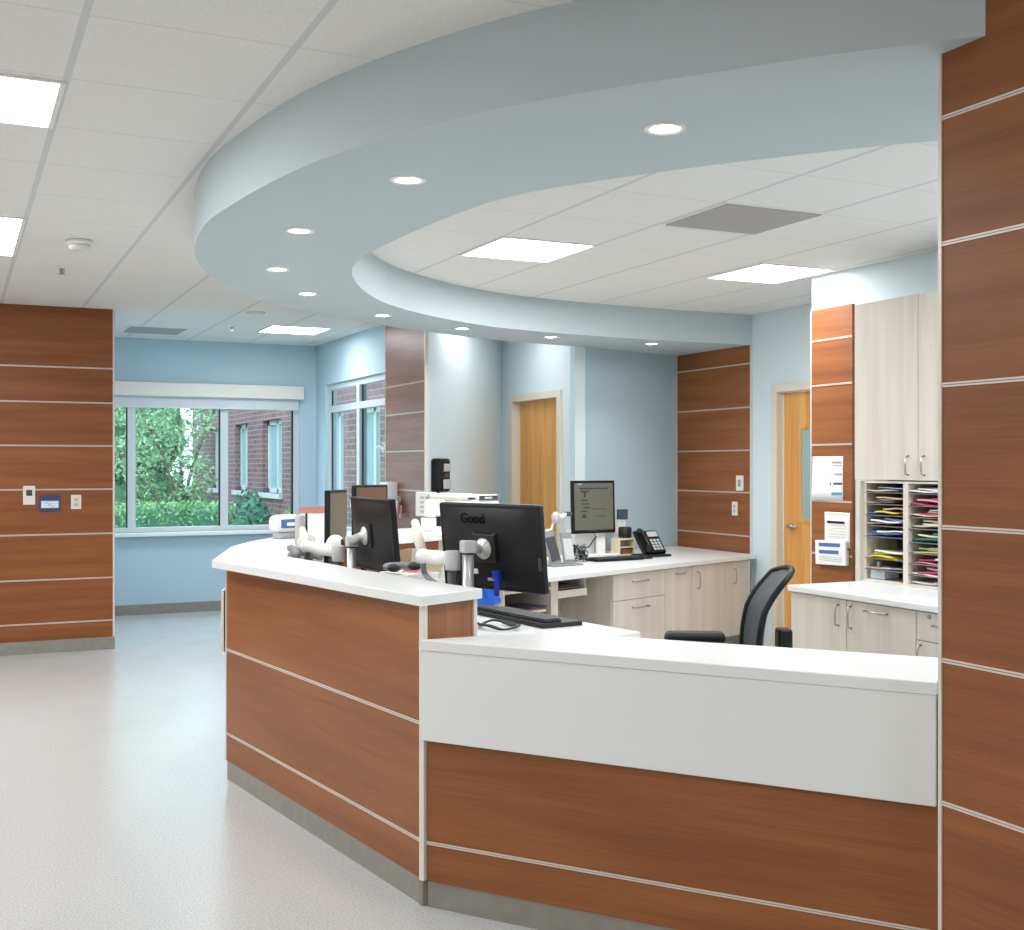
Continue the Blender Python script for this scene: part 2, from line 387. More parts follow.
# door wall x = 4.8 with door_1
dw = MB(); dw.bb(4.8, 4.9, 10.128, 10.40, 0, CEIL); dw.bb(4.8, 4.9, 8.89, 9.186, 0, CEIL); dw.bb(4.8, 4.9, 9.186, 10.128, 2.11, CEIL)
struct(dw.out('wall_office', M['blue']))
def door(name, X, ya, yb, ztop, leaf_in, glass=None, lever_y=None, hinge_gap=0.0):
    d = sempty(name, (X, ya, 0)); W = yb-ya
    f = MB(); f.bb(-.02, .12, -.06, .015, 0, ztop+.05, .003); f.bb(-.02, .12, W-.015, W+.06, 0, ztop+.05, .003); f.bb(-.02, .12, .015, W-.015, ztop-.015, ztop+.05, .003)
    f.bb(.045, .075, .015, .03, 0, ztop-.015); f.bb(.045, .075, W-.03, W-.015, 0, ztop-.015)
    f.out('door_frame', M['frame'], d)
    lf = MB().bb(leaf_in, leaf_in+.045, .02, W-.02, .01, ztop-.02).out('door_leaf', M['oak'], d)
    if glass:
        g0, g1, z0, z1 = glass
        k = MB(); k.bb(leaf_in-.012, leaf_in+.002, g0-.03, g0, z0-.03, z1+.03); k.bb(leaf_in-.012, leaf_in+.002, g1, g1+.03, z0-.03, z1+.03)
        k.bb(leaf_in-.012, leaf_in+.002, g0, g1, z0-.03, z0); k.bb(leaf_in-.012, leaf_in+.002, g0, g1, z1, z1+.03)
        vf = k.out('vision_frame', M['oak'], d); MB().bb(leaf_in-.004, leaf_in+.002, g0, g1, z0, z1).out('pane', M['vglass'], vf)
    if lever_y is not None:
        k = MB(); k.lathe([(.026, 0), (.026, .012), (.014, .016), (.011, .05)], 20, Matrix.Translation((leaf_in, lever_y, 1.0)) @ Matrix.Rotation(-PI/2, 4, 'Y'))
        k.tube([(leaf_in-.05, lever_y, 1.0), (leaf_in-.052, lever_y-.03, 1.0), (leaf_in-.05, lever_y-.12, 1.0)], .009)
        k.out('lever_handle', M['steel'], d)
    return d
door('door_1', 4.8, 9.186, 10.128, 2.11, .06)
struct(MB().bb(0, dist((4.8, 8.89), (6.1, 9.28)), 0, .06, 0, CEIL).out('wall_recess', noisy('pale_blue_paint_shaded', (178, 200, 209), (180, 201, 210), nscale=90, rough=.75), None, (4.8, 8.89, 0), ang((4.8, 8.89), (6.1, 9.28))))  # recess shade put into the colour: darker copy of the pale blue paint
clad_wall('wall_recess_wood', (6.085, 9.27), (6.085, 8.153), 0, SOF, (2.36, 1.99, 1.625, 1.265, .895), M['wood'], 0.1, (True, True), False)
dw = MB(); dw.bb(6.1, 6.2, 7.815, 9.4, 0, CEIL); dw.bb(6.1, 6.2, 6.25, 6.9, 0, CEIL); dw.bb(6.1, 6.2, 6.9, 7.815, 2.11, CEIL)
struct(dw.out('wall_right', M['blue']))
door('door_2', 6.1, 6.90, 7.815, 2.11, .05, (.49, .66, 1.07, 1.79), .79)
wl = MB(); wl.bb(5.25, 6.1, 6.25, 6.352, 0, CEIL); wl.bb(5.25, 5.35, 2.0, 6.25, 0, CEIL)
struct(wl.out('wall_cabinets', M['blue']))
clad_wall('wall_column_wood', (5.225, 6.325), (5.225, 5.93), 0, 2.54, (2.33, 2.03, 1.635, 1.26, .91), M['wood'], 0.024, (True, False), False)
struct(MB().bb(2.9, 5.35, 1.9, 2.0, 0, CEIL).out('wall_station_end', M['blue']))

# near wood column at the right of the picture
cw = clad_wall('wall_near_wood', (2.205, 2.18), (2.205, -3.0), 0, CEIL, (2.355, 2.045, 1.697, 1.347, 1.019, .667, .32), M['wood_dark'], 0.7, (True, False), True)

# curved blue bulkhead
outer = [(2.30, 1.95), (2.204, 2.045), (2.005, 2.253), (1.802, 2.499), (1.585, 2.78), (1.405, 3.052), (1.23, 3.43), (1.1, 3.824), (1.025, 4.22), (.972, 4.70), (.957, 5.0), (.978, 5.328), (1.021, 5.647), (1.119, 6.066), (1.266, 6.46), (1.427, 6.767), (1.659, 7.143), (1.876, 7.38), (2.232, 7.70), (2.577, 7.998), (2.979, 8.255), (3.35, 8.45), (4.056, 8.75), (4.8, 8.90)]
inner = [(6.1, 8.15), (5.4, 8.16), (4.8, 8.13), (4.3, 8.07), (3.771, 7.96), (3.40, 7.80), (3.0, 7.545), (2.528, 7.12), (2.18, 6.62), (1.93, 6.08), (1.83, 5.72), (1.80, 5.40), (1.80, 5.0), (1.82, 4.6), (1.865, 4.2), (1.935, 3.95), (2.035, 3.756), (2.198, 3.497), (2.357, 3.269), (2.50, 3.09), (2.659, 2.894), (2.786, 2.768), (3.1, 2.42), (3.4, 2.0)]
poly = spline(outer, 5) + [(6.1, 9.28)] + spline(inner, 5)
sof = MB().prism(poly, SOF, CEIL)
struct(sof.out('ceiling_bulkhead', M['soffit']))

# ceiling fittings
def ceil_light(x0, x1, y0, y1, label, split=False):
    t = thing('ceiling_light', label, 'ceiling light', ((x0+x1)/2, (y0+y1)/2, CEIL), 0, 'recessed square ceiling lights')
    a, b = (x1-x0)/2, (y1-y0)/2
    k = MB(); e = .018
    k.bb(-a, a, -b, -b+e, -.008, 0); k.bb(-a, a, b-e, b, -.008, 0); k.bb(-a, -a+e, -b+e, b-e, -.008, 0); k.bb(a-e, a, -b+e, b-e, -.008, 0)
    if split: k.bb(-a+e, a-e, -.009, .009, -.008, 0)
    k.out('frame', M['white'], t)
    if split:
        MB().bb(-a+e, a-e, -b+e, -.009, -.005, -.001).out('diffuser', M['light'], t); MB().bb(-a+e, a-e, .009, b-e, -.005, -.001).out('diffuser', M['light'], t)
    else: MB().bb(-a+e, a-e, -b+e, b-e, -.005, -.001).out('diffuser', M['light'], t)
ceil_light(-.269, .335, 4.16, 4.75, 'lit square ceiling panel at the far upper left of the hall ceiling, nearest the viewer')
ceil_light(-.269, .335, 6.544, 7.752, 'lit two-section ceiling panel at left edge, above the wood-clad hall wall', True)
ceil_light(2.60, 3.17, 10.60, 11.18, 'lit ceiling panel far away in front of the garden window corner')
ceil_light(2.75, 3.354, 5.94, 6.57, 'lit ceiling panel inside the curved blue bulkhead, left of the grey panel')
ceil_light(4.59, 5.18, 6.02, 6.66, 'lit ceiling panel inside the bulkhead beside the wall above the pale cupboards')
def grey_panel(x0, x1, y0, y1, label):
    t = thing('air_vent', label, 'air vent', ((x0+x1)/2, (y0+y1)/2, CEIL)); a, b = (x1-x0)/2, (y1-y0)/2
    MB().bb(-a, a, -b, b, -.006, 0).out('frame', M['white'], t)
    MB().bb(-a+.012, a-.012, -b+.012, b-.012, -.010, -.006).out('grille', M['vent'], t)
grey_panel(3.37, 3.97, 4.70, 5.28, 'plain grey square return panel in the ceiling inside the blue bulkhead')
grey_panel(1.44, 1.97, 11.2, 11.74, 'grey square vent in the far hall ceiling before the garden window')
DL = [(1.935, 3.017), (1.459, 3.951), (1.352, 5.01), (1.514, 6.043), (1.891, 6.831), (2.623, 7.60), (3.412, 8.08), (4.27, 8.31), (5.276, 8.42)]
ords = ['nearest downlight under the blue bulkhead, largest of the row', 'second nearest downlight in the curved bulkhead, after the largest one', 'third downlight of the bulkhead curve, near its left edge', 'fourth downlight of the bulkhead curve, leftmost in the photo', 'fifth downlight of the bulkhead, before the curve turns to the right',
        'downlight in the bulkhead above the pilaster beside the tall side window', 'downlight in the bulkhead in front of the wall with the black dispenser', 'downlight in the bulkhead in front of the closed oak door', 'downlight in the bulkhead farthest right, before the recessed wall']
for (x, y), lb in zip(DL, ords):
    t = thing('recessed_downlight', lb, 'downlight', (x, y, SOF), 0, 'round downlights in the curved bulkhead')
    MB().lathe([(.045, 0.0), (.045, -.004), (.062, -.006), (.065, -.001), (.065, 0)], 32).out('trim_ring', M['white'], t)
    MB().lathe([(.045, -.001), (.03, -.005), (0, -.0055)], 32).out('lens', M['lens'], t)
t = thing('smoke_detector', 'round white smoke detector on the hall ceiling near the left lights', 'smoke detector', (.64, 7.07, CEIL))
MB().lathe([(.07, 0), (.072, -.02), (.066, -.026)], 28).out('base', M['white'], t); MB().lathe([(.058, -.026), (.056, -.05), (.04, -.058), (0, -.058)], 28).out('sensor_cap', M['offwhite'], t)
def sprinkler(x, y, label):
    t = thing('fire_sprinkler', label, 'sprinkler', (x, y, CEIL), 0, 'ceiling sprinkler heads')
    MB().lathe([(.035, 0), (.033, -.006), (.012, -.008)], 20).out('escutcheon', M['white'], t)
    MB().tube([(0, 0, -.008), (0, 0, -.04)], .008).tube([(-.012, 0, -.012), (-.014, 0, -.03), (0, 0, -.045)], .003, 6).tube([(.012, 0, -.012), (.014, 0, -.03), (0, 0, -.045)], .003, 6).out('head', M['steel'], t)
    MB().lathe([(.022, -.045), (.022, -.048), (0, -.048)], 14).out('deflector', M['steel'], t)
sprinkler(.626, 8.076, 'small sprinkler head in hall ceiling behind the white smoke detector')
sprinkler(2.296, 10.84, 'small sprinkler head in far hall ceiling left of the distant lit panel')
t = MB().lathe([(.075, 0), (.075, -.012), (.06, -.018), (0, -.018)], 24).out('ceiling_speaker', M['offwhite'], None, (2.266, 9.763, CEIL)); tag(t, 'flat round off-white disc on the far hall ceiling by the bulkhead', 'ceiling disc')

# ------------------------------------------------------------------ tall reception counter
A = (1.442, 3.754); B = (1.178, 5.678)
E1 = (1.676, 3.862)
rc = thing('reception_counter', 'tall cherry wood reception counter with white top wrapping around the work area', 'counter', (1.3, 4.7, 0))
ox, oy = 1.3, 4.7
def L2(p): return (p[0]-ox, p[1]-oy)
outer_top = [(1.418, 3.714), (1.245, 4.66), (1.08, 5.535), (1.358, 6.422), (1.547, 6.80), (1.739, 7.10), (1.95, 7.30), (2.292, 7.50), (2.741, 7.70), (3.2, 7.90), (3.5, 7.75)]
inner_top = [(3.1, 7.12), (2.795, 6.93), (2.404, 6.698), (1.98, 6.44), (1.653, 6.138), (1.536, 5.875), (1.45, 5.60), (1.50, 5.25), (1.523, 5.052), (1.549, 4.737), (1.602, 4.464), (1.648, 4.10), (1.701, 3.846)]
MB().prism([L2(p) for p in outer_top + inner_top], 1.025, 1.06, .004).out('countertop', M['solid'], rc)
def face(p0, p1, z0, z1, mat, parent, name, y0=0.0, y1=0.02, org=(ox, oy)):
    return MB().bb(0, dist(p0, p1), y0, y1, z0, z1).out(name, mat, parent, (p0[0]-org[0], p0[1]-org[1], 0), ang(p0, p1))
fp = face(B, A, .09, 1.025, M['wood'], rc, 'front_panel')
for z in (.62, .22): strip(dist(A, B), z, fp)
core_out = [A, B, (1.44, 6.45), (1.62, 6.80), (1.80, 7.06), (2.0, 7.24), (2.31, 7.43), (2.76, 7.63), (3.2, 7.83), (3.44, 7.73)]
core_in = [(3.1, 7.17), (2.77, 6.98), (2.38, 6.745), (1.95, 6.48), (1.62, 6.17), (1.50, 5.89), (1.415, 5.61), (1.47, 5.25), (1.49, 5.05), (1.515, 4.737), (1.57, 4.464), (1.62, 4.09), (1.66, 3.88)]
sh = []
MB().prism([L2((p[0]+.02, p[1]+.012)) if i < 3 else L2(p) for i, p in enumerate(core_out)] + [L2(p) for p in core_in], 0.0, 1.025).out('carcass', M['cream'], rc)
face((2.31+.07, 6.735), (1.95-.0, 6.47), .76, 1.02, M['wood'], rc, 'inner_panel', 0, .012) if False else None
# wood facing on the inside of the far leg (faces back towards the room)
face((1.96, 6.478), (2.38, 6.738), .72, 1.022, M['wood'], rc, 'inner_panel', -.012, 0)
face((2.38, 6.738), (2.77, 6.972), .72, 1.022, M['wood'], rc, 'inner_panel', -.012, 0)
# far side face of the counter beyond the corner with white bumper panel
face((1.44-.02, 6.45), B, .09, 1.022, M['wood'], rc, 'side_panel', 0, .02)
face((1.41, 6.45), (B[0]-.008, B[1]+.03), .60, .895, M['solid'], rc, 'side_apron', -.014, 0)
# end panel with vertical grain and trims
ep = face(A, E1, .09, 1.025, M['wood_v'], rc, 'end_panel')
MB().bb(-.011, .011, -.011, .011, .09, 1.025, .003).out('corner_trim', M['offwhite'], rc, (A[0]-ox, A[1]-oy, 0), .5)
MB().bb(-.009, .009, -.009, .009, .09, 1.025, .002).out('corner_trim', M['offwhite'], rc, (E1[0]-ox, E1[1]-oy, 0), .4)
MB().bb(-.006, .006, -.006, .006, .09, 1.025, .002).out('corner_trim', M['strip'], rc, (B[0]-ox, B[1]-oy, 0), 0)
face(B, A, 0, .09, M['kick'], rc, 'toe_kick', .002, .02); face(A, E1, 0, .09, M['kick'], rc, 'toe_kick', .002, .02); face((1.44-.02, 6.45), B, 0, .09, M['kick'], rc, 'toe_kick', .002, .02)

# ------------------------------------------------------------------ low counter
ud = (.5966, -.8025)                      # along the front, away from the tall counter
nd = (.8025, .5966)                       # into the station
P0 = (1.440, 3.748); LEN = 1.665
R0 = (2.408, 2.401)
def onl(s, d): return (P0[0]+ud[0]*s+nd[0]*d, P0[1]+ud[1]*s+nd[1]*d)
lc = thing('transaction_counter', 'low counter section with white apron and cherry front before the wood column', 'counter', (P0[0], P0[1], 0), math.atan2(ud[1], ud[0]))
# local: x along front, y = depth into station
Lc = 1.658
MB().prism([(0.0, -.02), (Lc, -.02), (Lc, .43), (.36, .37), (.235, .235), (.02, .21)] if False else [(-.004, -.022), (Lc, -.022), (Lc, .42), (.42, .36), (.20, .235)], .875, .91, .004).out('countertop', M['solid'], lc)
MB().bb(-.002, Lc-.002, -.019, .004, .57, .8735, .002).out('apron', M['solid'], lc)
fp = MB().bb(.012, Lc+.04, .004, .03, .09, .875).out('front_panel', M['wood'], lc)
strip(Lc+.02, .22, fp, .012, .004)
MB().bb(.012, Lc+.04, .010, .03, 0, .09).out('toe_kick', M['kick'], lc)
MB().bb(.20, Lc-.01, .03, .08, .09, .875).out('back_panel', M['cream'], lc)
MB().bb(Lc+.012, Lc+.026, -.0, .02, 0, .875).out('end_trim', M['offwhite'], lc)
MB().bb(Lc-.03, Lc, .08, .40, 0, .875).out('support_panel', M['cream'], lc)

# ------------------------------------------------------------------ staff desk behind the tall counter
dk = thing('staff_desk', 'white low worktop behind the tall counter carrying the near monitors and keyboard', 'desk', (2.0, 5.2, 0))
dp = [(1.70, 4.12), (1.63, 4.47), (1.57, 4.74), (1.545, 5.05), (1.525, 5.26), (1.475, 5.61), (1.56, 5.88), (1.67, 6.12), (1.99, 6.42), (2.44, 6.70), (2.60, 6.45), (2.58, 5.82), (2.79, 4.55), (2.50, 4.45), (1.90, 4.22)]
MB().prism([(p[0]-2.0, p[1]-5.2) for p in dp], .715, .75, .003).out('worktop', M['solid'], dk)
MB().bb(.42, .45, .55, 1.0, 0, .715).out('support_panel', M['cream'], dk); MB().bb(.38, .70, -.72, -.69, 0, .715).out('support_panel', M['cream'], dk)

# ------------------------------------------------------------------ back desk with cabinets
Q = (3.612, 7.071); bang = ang((0, 0), (.927, .375))
bdp = [(3.17, 6.87), (6.07, 8.066), (6.06, 9.24), (4.83, 8.86), (4.05, 8.40), (3.58, 7.70), (3.17, 7.05)]
wt = MB().prism([(p[0]-4.6, p[1]-7.9) for p in bdp], .715, .75, .003).out('desk_worktop', M['solid'], None, (4.6, 7.9, 0))
tag(wt, 'long white worktop along the back wall under the phone and upright monitor', 'worktop')
def pull(m, x, z, length, vertical=False, y=-.002):
    h = length/2
    if vertical: pts = [(x, y, z-h), (x, y-.026, z-h+.006), (x, y-.028, z), (x, y-.026, z+h-.006), (x, y, z+h)]
    else: pts = [(x-h, y, z), (x-h+.006, y-.026, z), (x, y-.028, z), (x+h-.006, y-.026, z), (x+h, y, z)]
    m.tube(pts, .0055, 8); return m
def cab_front(parent, name, x0, x1, z0, z1, handle, mat=None):
    d = MB().bb(x0+.002, x1-.002, -.018, 0, z0+.002, z1-.002, .0015).out(name, mat or M['cream'], parent)
    for hx, hz, hl, v in handle: pull(MB(), hx, hz, hl, v, -.018).out('handle', M['steel'], d)
    return d
def cab(name, label, s0, s1, depth, z1=.715, toe=.1, org=Q, rot=bang, yoff=.035, back=True):
    p = (org[0]+math.cos(rot)*s0 - math.sin(rot)*yoff, org[1]+math.sin(rot)*s0+math.cos(rot)*yoff)
    t = thing(name, label, 'cabinet', (p[0], p[1], 0), rot)
    W = s1-s0
    MB().bb(0, W, 0.0, depth, toe, z1-.002).out('carcass', M['cream'], t)
    MB().bb(0, W, .04, .06, 0, toe).out('toe_kick', M['kick'], t)
    return t
c = cab('drawer_cabinet', 'pale two-drawer cabinet under the back worktop beside the knee space', .734, 1.375, .5)
cab_front(c, 'drawer', 0, .641, .515, .71, [(.32, .645, .19, False)]); cab_front(c, 'drawer', 0, .641, .1, .515, [(.32, .455, .19, False)])
c = cab('base_cabinet', 'narrow pale cabinet beside the two-drawer unit with one short pull', 1.377, 1.737, .5)
cab_front(c, 'door', 0, .36, .1, .71, [(.19, .665, .11, False)])
c = cab('base_cabinet', 'pale two-door cabinet at the right end of the back worktop', 1.739, 2.60, .5)
cab_front(c, 'door', 0, .46, .1, .71, [(.075, .595, .13, True)]); cab_front(c, 'door', .46, .861, .1, .71, [(.605, .59, .12, True)])
# knee space: panels, hanging tray and open cubby
ks = cab('open_shelf_unit', 'open pale shelf cubby below the left end of the back worktop', -.41, .145, .03)
for o in list(ks.children): bpy.data.objects.remove(o)
MB().bb(.482, .555, 0, .45, 0, .713).out('side_panel', M['cream'], ks); MB().bb(0, .02, 0, .45, 0, .713).out('side_panel', M['cream'], ks)
MB().bb(.02, .482, .43, .45, 0, .713).out('back_panel', M['cream_in'], ks)
MB().bb(.02, .482, .0, .43, .43, .45).out('shelf', M['cream'], ks); MB().bb(.02, .482, .0, .43, .655, .672).out('shelf', M['cream'], ks); MB().bb(.02, .482, .02, .43, .05, .07).out('shelf', M['cream'], ks)
def inlocal(s, y, z): return (Q[0]+math.cos(bang)*s-math.sin(bang)*(y+.035), Q[1]+math.sin(bang)*s+math.cos(bang)*(y+.035), z)
def magazines(label, s, y, z, n, w, d, cols, grp=None, rot=0):
    t = thing('magazine_stack', label, 'magazines', inlocal(s, y, z), bang+rot)
    h = 0
    for i in range(n):
        th = random.uniform(.008, .02); a = random.uniform(-.06, .06)
        k = MB().bb(-w/2, w/2, -d/2, d/2, h+.0005, h+th-.0005, 0, mtx=Matrix.Rotation(a, 4, 'Z')); h += th
        k.out('magazine', M[cols[i % len(cols)]], t)
    return t
magazines('stack of pale magazines on the open shelf, left pile', -.28, .12, .45, 7, .20, .24, ['paper', 'manila', 'lgrey', 'dgrey', 'paper', 'grey', 'lilac'])
magazines('stack of dark magazines on the open shelf, right pile', -.06, .12, .45, 7, .17, .24, ['manila', 'yellow', 'dgrey', 'print_dark', 'manila', 'screen_brown', 'dgrey'])
tr = thing('hanging_tray', 'pale under-desk tray in the knee space of the back worktop', 'tray', inlocal(.16, .08, 0), bang)
MB().bb(0, .38, 0, .30, .575, .587).out('tray_base', M['cream'], tr); MB().bb(.0, .38, -.012, 0, .575, .625).out('tray_front', M['offwhite'], tr); MB().bb(.37, .38, 0, .30, .587, .713).out('tray_side', M['cream'], tr); MB().bb(.0, .01, 0, .30, .587, .713).out('tray_side', M['cream'], tr)
tk = magazines('dark folders lying in the tray under the back worktop', .34, .22, .588, 5, .30, .22, ['dgrey', 'screen_brown', 'print_dark', 'red', 'dgrey'])
kp = MB().bb(0, .565, 0, .02, 0, .713).out('modesty_panel', M['cream_in'], None, inlocal(.157, .46, 0), (0, 0, bang)); tag(kp, 'plain pale back panel closing the knee space under the back worktop', 'panel')

# ------------------------------------------------------------------ right worktop, cabinets, sorter
yr = 5.545
wt = MB().bb(4.40, 5.245, 2.9, yr, .765, .80, .005).out('cabinet_worktop', M['solid']); tag(wt, 'white worktop below the paper sorter, in front of the wood column', 'worktop')
RO = (4.42, yr-.01); rr = -PI/2
c = cab('base_cabinet', 'pale two-door base cabinet under the sorter worktop with three bar handles', 0, .99, .6, .765, .1, RO, rr, .018)
cab_front(c, 'door', 0, .475, .1, .76, [(.412, .67, .115, True)]); cab_front(c, 'door', .475, .99, .1, .76, [(.515, .67, .12, True), (.71, .718, .16, False)])
c = cab('base_cabinet', 'pale cabinet with a lockable drawer under the sorter worktop, next to the near column', .992, 1.5, .6, .765, .1, RO, rr, .018)
d = cab_front(c, 'drawer', 0, .508, .612, .76, [(.20, .70, .15, False)]); MB().lathe([(.012, 0), (.012, .006), (.008, .008)], 16, Matrix.Translation((.09, -.018, .738)) @ Matrix.Rotation(PI/2, 4, 'X')).out('lock', M['steel'], d)
cab_front(c, 'door', 0, .508, .1, .612, [(.035, .54, .10, True)])
uc = thing('wall_cabinet', 'tall pale wall cupboard with two doors above the paper sorter', 'cabinet', (4.97, 5.60, 0), rr)
MB().bb(0, 1.02, 0, .275, 1.41, 2.475).out('carcass', M['cream'], uc)
cab_front(uc, 'door', 0, .525, 1.41, 2.475, [(.452, 1.497, .11, True)]); cab_front(uc, 'door', .525, 1.02, 1.41, 2.475, [(.575, 1.497, .11, True)])
srt = thing('paper_sorter', 'pale pigeonhole paper sorter with two shelf columns under the wall cupboard', 'sorter', (4.95, 5.585, .80), rr)
H = .605
# local x runs to the right in the picture, y into the wall
MB().bb(0, .035, 0, .28, 0, H).out('side_panel', M['cream'], srt); MB().bb(.035, .07, .02, .28, 0, H).out('side_panel', M['cream'], srt)
MB().bb(.395, .433, 0, .28, 0, H).out('divider', M['cream'], srt); MB().bb(.82, .855, 0, .28, 0, H).out('side_panel', M['cream'], srt)
MB().bb(.07, .82, .265, .28, 0, H).out('back_panel', M['dgrey'], srt); MB().bb(.07, .82, .002, .279, 0, .018).out('bottom_panel', M['cream'], srt); MB().bb(.07, .82, .002, .279, H-.012, H-.0005).out('top_panel', M['cream'], srt)
zl = [1.338, 1.268, 1.203, 1.140, 1.075, .945, .880]
zr = [1.338, 1.268, 1.203, 1.138, 1.060, .998, .936, .872]
for z in zl: MB().bb(.07, .395, .004, .265, z-.80-.004, z-.80).out('shelf', M['shelfdark'], srt)
for z in zr: MB().bb(.433, .82, .004, .265, z-.80-.004, z-.80).out('shelf', M['shelfdark'], srt)
def papers(label, x0, x1, z, cols, h=.03, seed=0):
    rnd = random.Random(seed); m = MB(); n = len(cols); zz = 0.001; h *= 1.2
    for i, cn in enumerate(cols):
        m.mi = i; w = (x1-x0)*rnd.uniform(.5, .78); off = (x1-x0-w)*(i/(max(1, n-1)) if n > 1 else .5)
        th = h/n; ph = rnd.uniform(0, 6); amp = th*.25
        y0 = rnd.uniform(.005, .03); zb = zz
        def fn(u, v, w=w, off=off, zb=zb, ph=ph, amp=amp, th=th, y0=y0): return (off+u*w, y0+v*.22, zb+th*.5+amp*math.sin(ph+u*5+v*2))
        m.grid(fn, 8, 4, -th*.55); zz += th*.75
    p = (4.95+.0, 5.585-x0)
    o = m.out('paper_stack', [M[c] for c in cols], None, (4.95, 5.585-x0, z), (0, 0, rr))
    return tag(o, label, 'papers', 'papers in the sorter slots')
Ls = [(1.338, ['manila', 'lgrey', 'lilac'], .028, 'buff and lilac papers in the top slot of the left sorter column'),
      (1.268, ['peach', 'dgrey', 'lilac', 'peach'], .04, 'peach papers in the second slot of the left sorter column'),
      (1.203, ['bluepaper', 'yellow', 'manila'], .042, 'blue and yellow papers in the third slot of the left sorter column'),
      (1.140, ['lgrey', 'paper', 'lilac'], .042, 'crumpled pale grey papers in the left sorter column above the lilac sheets'),
      (1.075, ['lilac', 'bluepaper', 'paper'], .036, 'lilac and blue sheets above the empty left sorter slot'),
      (.945, ['yellow', 'yellow', 'lime', 'paper'], .045, 'bright yellow papers in the left sorter column below the empty slot'),
      (.880, ['manila', 'lgrey'], .012, 'thin buff papers on the lowest shelf of left sorter column')]
for i, (z, cs, h, lb) in enumerate(Ls): papers(lb, .075, .39, z, cs, h, 10+i)
Rs = [(1.338, ['paper', 'paper', 'lilac'], .034, 'white papers in the top slot of the right sorter column'),
      (1.268, ['rose', 'pink', 'rose'], .046, 'deep rose folders in the second slot of the right sorter column'),
      (1.203, ['manila', 'rose', 'pink', 'paper'], .044, 'pink and buff papers in the third slot of the right sorter column'),
      (1.138, ['manila', 'paper', 'manila'], .045, 'buff papers in the right sorter column above the green folders'),
      (1.060, ['green', 'green', 'manila', 'green'], .058, 'green folders in the right sorter column'),
      (.998, ['manila', 'lime', 'manila'], .036, 'lime and buff papers in the right sorter column below the green folders'),
      (.936, ['pink', 'rose', 'paper'], .04, 'rose and white papers in the right sorter column below the lime sheets'),
      (.872, ['paper', 'rose', 'pink'], .044, 'white and rose papers in the second lowest right sorter slot'),
      (.818, ['paper', 'pink'], .024, 'pale pink papers in the bottom slot of the right sorter column')]
for i, (z, cs, h, lb) in enumerate(Rs): papers(lb, .44, .815, z, cs, h, 30+i)
cb = thing('clear_box', 'small clear plastic box in the bottom of the left sorter column', 'box', (4.985, 5.585-.085, .819), rr)
MB().bb(0, .12, 0, .12, 0, .055, .006).out('box_body', M['clear'], cb); MB().bb(.012, .032, .04, .06, .056, .10, .004).out('dispenser_neck', M['white'], cb); MB().bb(.05, .105, -.002, 0, .01, .045).out('sticker', M['signblue'], cb)

# notices on the wood column
def notice(label, y0, y1, z0, z1, rows, tilt=0.0, x=5.2235):
    t = thing('paper_notice', label, 'notice', (x, (y0+y1)/2, (z0+z1)/2), (0, 0, rr)); w = abs(y1-y0)/2; h = (z1-z0)/2
    def fn(u, v): return (-w+2*w*u + (0.012*(1-u)*v if tilt else 0), -.002-.018*(1-u)**3*tilt, -h+2*h*v)
    s = MB().grid(fn, 8, 4, .0006).out('sheet', M['paper'], t)
    for (a, b, c, d, mt) in rows: MB().bb(-w+2*w*a, -w+2*w*b, -.0045, -.0025, -h+2*h*c, -h+2*h*d).out('print', M[mt], t)
    return t
rows = [(.2, .5, .3+.09*i, .31+.09*i, 'paper_grey') for i in range(7)] + [(.62, .95, .84, .89, 'paper_grey'), (.7, .95, .78, .81, 'paper_grey'), (.72, .97, .575, .62, 'paper_grey'), (.56, .60, .34, .42, 'print_dark'), (.68, .97, .36, .41, 'print_dark'), (.62, .96, .12, .19, 'print_teal'), (.5, .66, .92, .935, 'paper_grey'), (.56, .58, .5, .9, 'paper_grey')]
notice('white paper notice with curled left edge, upper one on the wood column', 6.30, 6.01, 1.266, 1.556, rows, 1.0)
rows = [(.1, .78, .70, .76, 'paper_grey'), (.1, .9, .94, .955, 'paper_grey')] + [(.15, .85, .30+.08*i, .31+.08*i, 'lgrey') for i in range(5)] + [(.1, .8, .62+.06, .74, 'print_dark')]
notice('white printed sheet standing in the leaflet holder on the wood column', 6.19, 5.945, .96, 1.19, rows, 0, 5.2235)
t = thing('leaflet_holder', 'white leaflet with two blue headings, lowest paper on the wood column', 'leaflet holder', (5.222, 6.10, .93), (0, 0, rr))
MB().bb(-.15, .145, -.03, -.012, -.085, .075, .003, mtx=Matrix.Rotation(-.03, 4, 'Y')).out('pocket', M['paper'], t)
MB().bb(-.15, .145, -.012, -.001, -.08, .02, .0).out('back_plate', M['clear'], t)
MB().bb(-.11, .095, -.0325, -.0305, .035, .058, mtx=Matrix.Rotation(-.03, 4, 'Y')).out('heading', M['print_blue'], t); MB().bb(-.11, .08, -.0325, -.0305, -.012, .011, mtx=Matrix.Rotation(-.03, 4, 'Y')).out('heading', M['print_blue'], t)
for i in range(3): MB().bb(-.11, .11, -.0325, -.0305, -.035-.012*i, -.032-.012*i).out('print', M['lgrey'], t)

